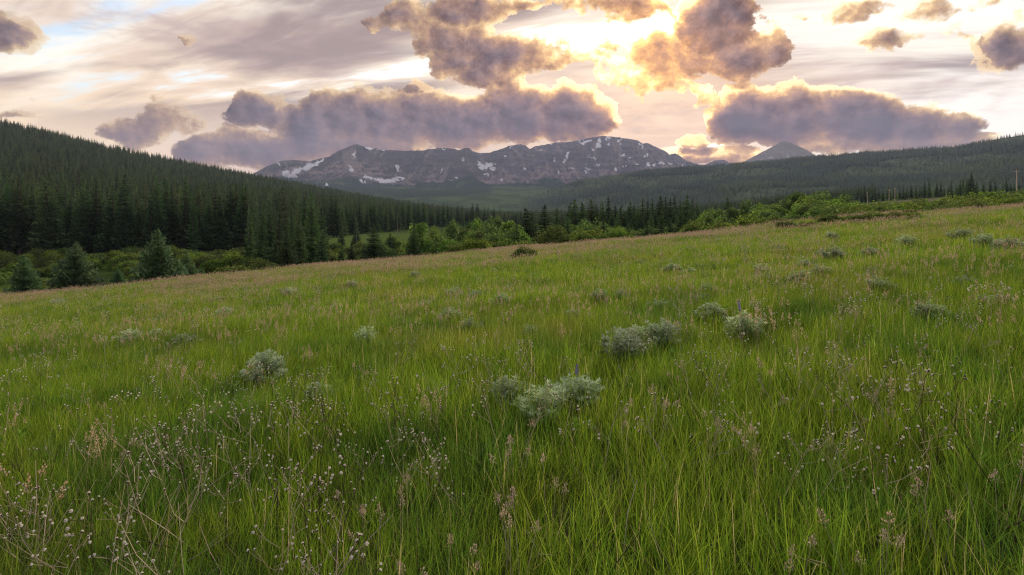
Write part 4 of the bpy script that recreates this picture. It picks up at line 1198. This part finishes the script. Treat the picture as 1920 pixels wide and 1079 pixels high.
# broad-leaved weeds low in the grass
M_BROAD = simple_leaf('broad_leaf', (0.050, 0.110, 0.018), (0.130, 0.205, 0.050), 0.35, 0.3)
def broad_kind(seed):
    g = np.random.default_rng(seed); s = Soup()
    for k in range(13):
        a = g.uniform(0, 6.28); t = g.uniform(0.5, 1.25); L_ = g.uniform(0.07, 0.15); w = L_ * g.uniform(0.13, 0.24)
        d = np.array([math.cos(a) * math.cos(t), math.sin(a) * math.cos(t), math.sin(t)]); sd = np.array([-math.sin(a), math.cos(a), 0])
        b = np.array([g.normal(0, .03), g.normal(0, .03), g.uniform(0.02, 0.16)]); dn = np.array([0, 0, -1.0])
        m, e = b + d * L_ * 0.5, b + d * L_ + dn * L_ * 0.22
        s.tris([(b, m + sd * w, m - dn * w * 0.3), (b, m - dn * w * 0.3, m - sd * w), (m + sd * w, e, m - dn * w * 0.3), (m - dn * w * 0.3, e, m - sd * w)], [g.random()] * 4)
    return proto('broad_weed', s.mesh('broad_weed', M_BROAD))
BROAD = [broad_kind(1350 + k) for k in range(5)]
X, Y, g = field_points(4.0, 32, 5.0, 37)
k = g.random(len(X)) < sstep(0.44, 0.62, fbm(X / 1.6, Y / 1.6, 3, 47))
X, Y = X[k], Y[k]; n = len(X)
scatter('broad_leaved_weeds', np.stack([X, Y, ground_z(X, Y) + 0.03], 1), g.uniform(0.45, 0.95, n), g.uniform(0, 6.28, n), g.integers(0, 5, n), BROAD,
        label='small broad-leaved weeds mixed low among the meadow grass', category='weeds')

# ---- dried branching stalks with round pale heads
def head_mesh():
    s = Soup(); s.ball((0, 0, 0), 0.5, 0.95, 0.4, 7, 'lo'); s2 = Soup(); s2.ball((0, 0, 0.02), 0.56, 0.62, 0.6, 7, 'hi')
    g = np.random.default_rng(3)
    a = g.uniform(0, 6.28, 26); e = g.uniform(0.1, 1.5, 26)
    d = np.stack([np.cos(a) * np.cos(e), np.sin(a) * np.cos(e), np.sin(e)], 1)
    o = np.cross(d, g.normal(0, 1, (26, 3))); o /= np.linalg.norm(o, axis=1, keepdims=True)
    s2.tris(np.stack([d * 0.42 - o * 0.09, d * 0.42 + o * 0.09, d * 0.80], 1), g.random(26))
    return join_soups(s, s2, 'seed_head', M_CUP, M_TUFT)
HEAD = head_mesh()
class Weed: pass
def weed_kind(seed, h, nbr, dark, heads_mesh):
    g = np.random.default_rng(seed); s = Soup(); k_ = Weed(); k_.heads = []
    d = np.array([g.normal(0, 0.22), g.normal(0, 0.22), 1.0])
    ax = [np.array([0, 0, -0.02]), d * h * 0.35, d * h * 0.7 + np.array([g.normal(0, .02), g.normal(0, .02), 0]), d * h]
    s.tube(ax, [0.0028, 0.0024, 0.0018, 0.0012], 4, 0.2 if dark else 0.6)
    k_.heads.append((ax[-1], d))
    for b in range(nbr):
        t = g.uniform(0.40, 0.95); p = d * h * t; a = g.uniform(0, 6.28); L_ = h * g.uniform(0.18, 0.42) * (1.25 - t * 0.5)
        o = np.array([math.cos(a), math.sin(a), g.uniform(0.35, 1.1)]); o /= np.linalg.norm(o)
        e = p + o * L_ + np.array([0, 0, 0.03])
        s.tube([p, p + o * L_ * 0.5 + g.normal(0, 0.008, 3), e], [0.0016, 0.0013, 0.0009], 3, g.uniform(0.3, 0.9))
        k_.heads.append((e, o))
        for c in range(g.integers(0, 3)):
            q = p + o * L_ * g.uniform(0.45, 0.8); a2 = a + g.normal(0, 0.9); o2 = np.array([math.cos(a2), math.sin(a2), g.uniform(0.4, 1.2)]); o2 /= np.linalg.norm(o2)
            e2 = q + o2 * L_ * g.uniform(0.3, 0.6)
            s.tube([q, e2], [0.0012, 0.0008], 3, 0.6); k_.heads.append((e2, o2))
    k_.stem = s.mesh('stem', M_DARKSTEM if dark else M_STRAW)
    cup, tuft = Soup(), Soup()
    for p, o in k_.heads:
        cup.ball(p, 0.0052, 1.0, 0.4, 5, 'lo', o); tuft.ball(p, 0.0060, 0.75, 0.6, 5, 'hi', o)
    k_.joined = join_soups(cup, tuft, 'seed_heads', M_CUP, M_TUFT)
    k_.h = h
    return k_
WEEDS = [weed_kind(1400 + k, 0.40 + 0.05 * (k % 4), 3 + k % 4, k % 3 == 0, None) for k in range(9)]
def field_at(px, py, above=0.0):
    """where the sight line through that place comes to the given height over the field"""
    u = float(pxu(px)); e = float(pye(py))
    Y = (1.5 - above) / max(MA * u + MB - e, 0.012)
    for _ in range(4):
        z = float(ground_z(u * Y, Y)) + above
        Y = Y * 0.5 + 0.5 * (z / e if e < -0.01 else Y)
    return (u * Y, Y, float(ground_z(u * Y, Y)))
def place_weed(k, p, s, label, group, parts):
    e = add('dried_weed', None, loc=p, label=label, category='dried weed', group=group)
    e.rotation_euler = (RNG.normal(0, 0.14), RNG.normal(0, 0.14), RNG.uniform(0, 6.28)); e.scale = (s, s, s)
    add('stem', k.stem, parent=e)
    if parts:
        for hp, o in k.heads:
            h = add('seed_head', HEAD, parent=e)
            h.location = hp; h.rotation_euler = Vector(o).to_track_quat('Z', 'Y').to_euler()
            r = RNG.uniform(0.008, 0.0130); h.scale = (r, r, r)
    else:
        add('seed_heads', k.joined, parent=e, kind='stuff')
    return e
gw = np.random.default_rng(77)
zones = [   # photograph area, number, label, group
    (20, 640, 860, 1060, 32, 'pale-headed dried weed among straw stalks in the thick near grass', 'near dried weeds'),
    (300, 900, 640, 860, 60, 'dried weed with many small pale heads in the open green grass', 'dried weeds of the middle field'),
    (0, 420, 640, 860, 34, 'dried weed with small heads in the weedy patch below the low spruces', 'dried weeds of the weedy patch'),
    (880, 1400, 560, 800, 34, 'dried weed with round heads around the silver bushes', 'dried weeds around the silver bushes'),
    (1400, 1910, 600, 860, 40, 'dark-stemmed dried weed with pale heads on the rising side of the field', 'dried weeds on the rising side'),
    (900, 1900, 500, 600, 50, 'small dried weed high on the field toward the weedy bank', 'dried weeds toward the weedy bank')]
cnt = 0
for x0, x1, y0, y1, n, lab, grp in zones:
    for _ in range(n):
        p = field_at(gw.uniform(x0, x1), gw.uniform(y0, y1), 0.38)
        k = WEEDS[gw.integers(len(WEEDS))]
        sc_ = gw.uniform(0.75, 1.15)
        place_weed(k, p, sc_, tier(sc_ * k.h, 0.40, 0.50, 'short', 'knee-high', 'tall') + ' ' + lab, grp, p[1] < 6.5)
# smaller and farther ones that cannot be counted
def weed_scatter():
    P = []
    for k in WEEDS[:6]:
        a = Soup(); V = np.zeros(len(k.stem.vertices) * 3, np.float32); k.stem.vertices.foreach_get('co', V); a.tris(V.reshape(-1, 3, 3), np.full(len(V) // 9, 0.5))
        b = Soup()
        for hp, o in k.heads: b.ball(hp, 0.0085, 0.9, 0.6, 5)
        P.append(proto('dried_weed_shape', join_soups(a, b, 'dried_weed_shape', M_STRAW, M_TUFT)))
    X, Y, g = field_points(5, 60, 1.3, 55)
    m = fbm(X / 5, Y / 5, 4, 66); k = (g.random(len(X)) < sstep(0.42, 0.62, m)) & (Y > 5)
    X, Y = X[k], Y[k]; n = len(X)
    scatter('dried_weeds', np.stack([X, Y, ground_z(X, Y)], 1), g.uniform(0.7, 1.1, n), g.uniform(0, 6.28, n), g.integers(0, 6, n), P, g.normal(0, 0.12, (n, 2)),
            label='countless dried weed stalks with pinhead seed heads over the field', category='dried weeds')
weed_scatter()

# ---- silvery leafy bushes
def silver_kind(seed, w, h, nst):
    g = np.random.default_rng(seed); st, lf = Soup(), Soup()
    for k in range(nst):
        a = g.uniform(0, 6.28); r = 0.5 * w * math.sqrt(g.random()); hh = h * (1 - 0.45 * (2 * r / w) ** 2) * g.uniform(0.75, 1.1)
        b = np.array([math.cos(a) * r * 0.3, math.sin(a) * r * 0.3, -0.02]); e = np.array([math.cos(a) * r, math.sin(a) * r, hh])
        m = (b + e) / 2 + np.array([0, 0, 0.05 * h])
        st.tube([b, m, e], [0.004, 0.003, 0.002], 3, 0.5)
        for j in range(7):
            t = 0.35 + 0.65 * j / 6; p = b * (1 - t) ** 2 + 2 * m * t * (1 - t) + e * t * t
            na = g.uniform(0, 6.28); c = p + np.array([math.cos(na), math.sin(na), 0.5]) * 0.035 * (1.2 - 0.6 * t)
            tone = g.uniform(0.1, 0.8)
            for q in range(7):
                b2 = na + (q - 3) * 0.55; d = np.array([math.cos(b2), math.sin(b2), g.uniform(0.2, 1.0)]); d /= np.linalg.norm(d)
                ln = g.uniform(0.034, 0.060); sd = np.cross(d, (0, 0, 1.0)); sd /= np.linalg.norm(sd) + 1e-6
                lf.tris([(c, c + d * ln * 0.55 + sd * 0.0072, c + d * ln), (c, c + d * ln, c + d * ln * 0.55 - sd * 0.0072)], [np.clip(tone + g.normal(0, 0.1), 0, 1)] * 2)
    return Kind(h, [('stem', st.mesh('stem', M_SILVER)), ('foliage', lf.mesh('foliage', M_SILVER))])
SILV = [silver_kind(1500 + k, 0.42 + 0.05 * (k % 3), 0.34, 34 + 5 * (k % 3)) for k in range(5)]
def spike_mesh():
    g = np.random.default_rng(4); s = Soup()
    s.tube([(0, 0, -0.12), (0, 0, 0.12)], [0.003, 0.002], 4, 0.0)
    for k in range(60):
        z = 0.12 * g.random(); a = g.uniform(0, 6.28); r = 0.016 * (1 - z / 0.15)
        s.ball((math.cos(a) * r, math.sin(a) * r, z), 0.0062, 0.8, g.random(), 5)
    return s.mesh('flower_spike', M_LUPIN)
SPIKE = spike_mesh()
SB = [(1165, 690, .46, 'large silvery bush with drooping leaves, the fullest in the field'), (1245, 660, .40, 'silvery bush just behind the fullest one'), (1205, 668, .36, 'small silvery tuft between the two full silvery bushes'),
      (955, 775, .34, 'silvery leafy tuft in the near grass, beside a second tuft with a dark gap'), (1020, 800, .34, 'silvery leafy tuft leaning toward the lupin'), (1080, 775, .36, 'silvery lupin with one violet flower spike'),
      (683, 655, .34, 'round grey-silver tuft in the weedy middle of the field'), (505, 725, .42, 'tall loose silvery plant among dried weeds'), (600, 765, .26, 'small pale silvery rosette in the near grass'),
      (885, 630, .30, 'upright silvery sprig alone in green grass'), (1120, 577, .40, 'wide pale silvery bush on the upper field'), (1162, 570, .30, 'small silvery tuft right beside the wide pale bush'),
      (940, 582, .36, 'dull grey-green bush on the upper field'), (1398, 645, .42, 'tall lupin with a pale violet spike among weeds'), (1430, 520, .34, None), (1262, 515, .36, None), (660, 545, .42, None),
      (250, 655, .40, None), (300, 648, .36, None), (1000, 640, .24, None), (1840, 470, .5, None), (1700, 470, .5, None), (1560, 492, .45, None), (1890, 480, .5, None), (1800, 455, .5, None), (780, 525, .42, None),
      (545, 560, .4, None), (420, 600, .36, None), (1330, 560, .32, None), (1650, 560, .36, None), (1500, 540, .36, None), (1740, 610, .3, None), (350, 660, .34, None), (850, 560, .36, None), (110, 580, .5, None), (1560, 455, .5, None)]
for i in range(40):
    SB.append((RNG.uniform(0, 1915), RNG.uniform(470, 620), RNG.uniform(0.16, 0.36), None))
nsil = 0
for i, (px, py, h, lab) in enumerate(SB):
    if py < np.interp(px, EDGE_X, EDGE_Y) + 14: continue
    p = field_at(px, py, 0.0)
    e = plant(SILV[i % 5], 'silver_bush', lab or 'small silvery tuft ' + ('on the field above the young spruces' if px < 480 else 'on the field below the clearing' if px < 880 else 'on the field around the lone dark bush' if px < 1350 else 'on the rising field below the weedy bank'), 'silver bush', p, h * 0.9, 'silvery bushes of the meadow', lean=0.08, widen=1.05 if lab else 1.25)
    if px in (1080, 1398) and lab:
        s = add('flower_spike', SPIKE, parent=e); s.location = (0.03, 0, 0.36); s.scale = (0.9, 0.9, 0.8)

# ---- feathery pink-brown seed plumes close by
def plume_kind(seed):
    g = np.random.default_rng(seed); st = Soup(); parts = []
    for k in range(3):
        b = np.array([g.normal(0, .03), g.normal(0, .03), 0]); d = np.array([g.normal(0, 0.2), g.normal(0, 0.2), 1.0]); d /= np.linalg.norm(d)
        top = b + d * g.uniform(0.32, 0.46)
        st.tube([b, b + d * 0.2, top], [0.0018, 0.0015, 0.001], 3, 0.4)
        pl = Soup(); panicle(pl, g, top, d, 0.06, 46, 0.032, 0.0030)
        parts.append(('plume', pl.mesh('plume', M_PINK)))
    return Kind(0.45, [('stem', st.mesh('stem', M_STRAW))] + parts)
PLUME = [plume_kind(1600 + k) for k in range(4)]
PL = [(690, 930), (712, 945), (975, 985), (955, 955), (960, 825), (945, 850), (1235, 735), (1255, 745), (1040, 905), (1650, 1000), (1630, 985), (800, 1060), (1270, 685), (1165, 770), (230, 835), (1330, 785), (1660, 745), (1675, 735),
      (1440, 690), (1500, 650), (690, 690), (860, 1010), (1770, 930), (1480, 1000), (570, 660), (1070, 525), (1880, 870), (760, 905), (330, 800), (1180, 620), (1560, 640), (1720, 640), (380, 690), (470, 690)]
for i, (px, py) in enumerate(PL):
    p = field_at(px, py, 0.34)
    plant(PLUME[i % 4], 'seed_plume', 'feathery pink-brown seed plume standing in the green grass', 'seed plume', p, RNG.uniform(0.34, 0.46), 'pink-brown seed plumes', lean=0.08)

# ---- straw stalks lying through the grass
for i in range(54):
    px, py = (gw.uniform(0, 420), gw.uniform(860, 1075)) if i < 30 else (gw.uniform(300, 1900), gw.uniform(640, 1060))
    p = field_at(px, py, 0.25)
    s = Soup(); L_ = gw.uniform(0.25, 0.5); a = gw.uniform(0, 6.28); t = gw.uniform(0.4, 1.2)
    d = np.array([math.cos(a) * math.cos(t), math.sin(a) * math.cos(t), math.sin(t)])
    b = np.array([0, 0, 0.06])
    s.tube([b - d * 0.12, b + d * L_ * 0.5 + gw.normal(0, 0.012, 3), b + d * L_], [0.0026, 0.0021, 0.0012], 4, gw.random())
    for q in range(gw.integers(0, 3)):
        pq = b + d * L_ * gw.uniform(0.4, 0.9); o = d + gw.normal(0, 0.5, 3); s.tube([pq, pq + o * 0.10], [0.0014, 0.0009], 3, gw.random())
    dark = i % 7 == 3
    o = add('dry_stalk', s.mesh('dry_stalk', M_DARKSTEM if dark else M_STRAW), loc=p, category='dry stalk')
    o['label'] = 'dark leafless stalk poking up through the meadow grass' if dark else ('bleached straw stalk slanting through the thick near grass' if i < 30 else 'thin straw stalk slanting through the open field grass')
    o['group'] = 'dark leafless stalks' if dark else ('straw stalks in the near grass' if i < 30 else 'straw stalks in the open field')

# ---- tiny pale blossoms dotted over the upper field
def blossoms():
    P = []
    for k in range(3):
        g = np.random.default_rng(1700 + k); a, b = Soup(), Soup()
        for q in range(5):
            e = np.array([g.normal(0, .1), g.normal(0, .1), g.uniform(0.3, 0.5)]); a.tube([(e[0] * .5, e[1] * .5, 0), e], [0.0015, 0.001], 3, 0.5); b.ball(e, g.uniform(0.010, 0.02), 0.6, g.random(), 5)
        P.append(proto('blossom_shape', join_soups(a, b, 'blossom_shape', M_GRASS, M_YELLOW)))
    X, Y, g = field_points(10, 90, 0.10, 91); n = len(X)
    scatter('pale_blossoms', np.stack([X, Y, ground_z(X, Y)], 1), g.uniform(0.7, 1.2, n), g.uniform(0, 6.28, n), g.integers(0, 3, n), P, label='tiny pale yellow blossoms dotted over the field', category='flowers')
blossoms()

# ---- bushes standing in the field itself
p = field_at(982, 487)
plant(WIL[1], 'dark_bush', 'single dark bush standing alone in the upper field', 'bush', p, 0.95, widen=1.35)
p = field_at(738, 497)
plant(WIL[2], 'dark_bush', 'very small green bush near the lower edge of the field', 'bush', p, 0.6, widen=1.1)
for i in range(34):
    px = RNG.uniform(1435, 1730); py = np.interp(px, [1435, 1520, 1600, 1730], [425, 419, 413, 411]) + RNG.uniform(-4, 9)
    p = field_at(px, py)
    if p[1] > 66: p = spot(px, RNG.uniform(46, 58))
    plant(WIL[i % 6], 'low_bush', 'low dark leafy bush on the weedy bank at the top of the field', 'bush', p, RNG.uniform(0.45, 0.85), 'low bushes on the weedy bank', lean=0.05, widen=1.5)

# ------------------------------------------------------------------ power line
M_POLE = bark_mat('pole_wood', (0.38, 0.28, 0.20), (0.58, 0.45, 0.34))
m = new_mat('porcelain'); out_surface(principled((0.20, 0.18, 0.17), 0.4, 0.4)); M_INS = m
m = new_mat('wire'); out_surface(principled((0.05, 0.05, 0.055), 0.7, 0.0)); M_WIRE = m
def pole(px, Y, top_py, label):
    b = spot(px, Y); h = float(pye(top_py)) * Y - b[2]
    e = add('utility_pole', None, loc=b, label=label, category='utility pole', group='poles of the power line')
    s = Soup(); s.tube([(0, 0, -0.5), (0, 0, h * 0.5), (0, 0, h)], [0.17, 0.15, 0.12], 8); add('post', s.mesh('post', M_POLE), parent=e)
    s = Soup(); s.tube([(-0.75, 0.02, h - 0.35), (0.75, 0.02, h - 0.35)], [0.075, 0.075], 4); add('crossarm', s.mesh('crossarm', M_POLE), parent=e)
    for dx_, dz_ in ((-0.68, -0.22), (0.68, -0.22), (0, 0.12), (0.16, -1.7)):
        s = Soup(); s.tube([(dx_, 0, h + dz_ - 0.1), (dx_, 0, h + dz_ + 0.08)], [0.05, 0.035], 6); add('insulator', s.mesh('insulator', M_INS), parent=e)
    return Vector(b) + Vector((0, 0, h))
PT = [pole(1906, 150, 319, 'tall wooden utility pole at the top corner of the field'), pole(1678, 300, 352, 'right one of two distant utility poles side by side above the hedge'),
      pole(1667, 285, 355, 'left one of two distant utility poles side by side above the hedge'), pole(1626, 400, 360, 'most distant thin utility pole beside the big willow mass')]
far_end = Vector((pxu(2300) * 95, 95, PT[0].z + 1.0)); back_end = Vector((pxu(1500) * 620, 620, float(ground_z(pxu(1500) * 620, 620)) + 8))
def wire(a, b, sag, label):
    s = Soup(); pts = [a.lerp(b, t) - Vector((0, 0, sag * 4 * t * (1 - t))) for t in np.linspace(0, 1, 15)]
    s.tube([tuple(q) for q in pts], [0.008] * 15, 4)
    add('power_wire', s.mesh('power_wire', M_WIRE), label=label, category='wire', group='wires of the power line')
for dz_, nm in ((0.14, 'upper'), (-1.7, 'lower')):
    o = Vector((0, 0, dz_))
    wire(PT[0] + o, far_end + o, 1.2, nm + ' wire leaving the tall pole uphill')
    wire(PT[0] + o, PT[1] + o, 2.0, nm + ' wire sagging from the tall pole to the paired poles')
    wire(PT[2] + o, PT[3] + o, 1.2, nm + ' wire between the paired poles and the most distant pole')
    wire(PT[1] + o, PT[2] + o, 0.05, nm + ' short wire joining the paired poles')

# ------------------------------------------------------------------ evening haze
def build_haze():
    x, y0, y1, z0, z1 = 7700, -7700, 7700, -60, 930
    V = [(a, b, c) for a in (-x, x) for b in (y0, y1) for c in (z0, z1)]
    F = [(0, 1, 3, 2), (4, 6, 7, 5), (0, 4, 5, 1), (2, 3, 7, 6), (0, 2, 6, 4), (1, 5, 7, 3)]
    m = new_mat('haze')
    v = S.node('ShaderNodeVolumePrincipled')
    v.inputs['Color'].default_value = (0.62, 0.72, 1.0, 1.0)
    v.inputs['Density'].default_value = 3.3e-5
    v.inputs['Anisotropy'].default_value = 0.0
    o = S.node('ShaderNodeOutputMaterial'); S.tree.links.new(v.outputs[0], o.inputs['Volume'])
    add('haze', np_mesh('haze', V, F, [m]), kind='stuff', label='thin blue evening haze lying over the whole valley', category='haze')
build_haze()
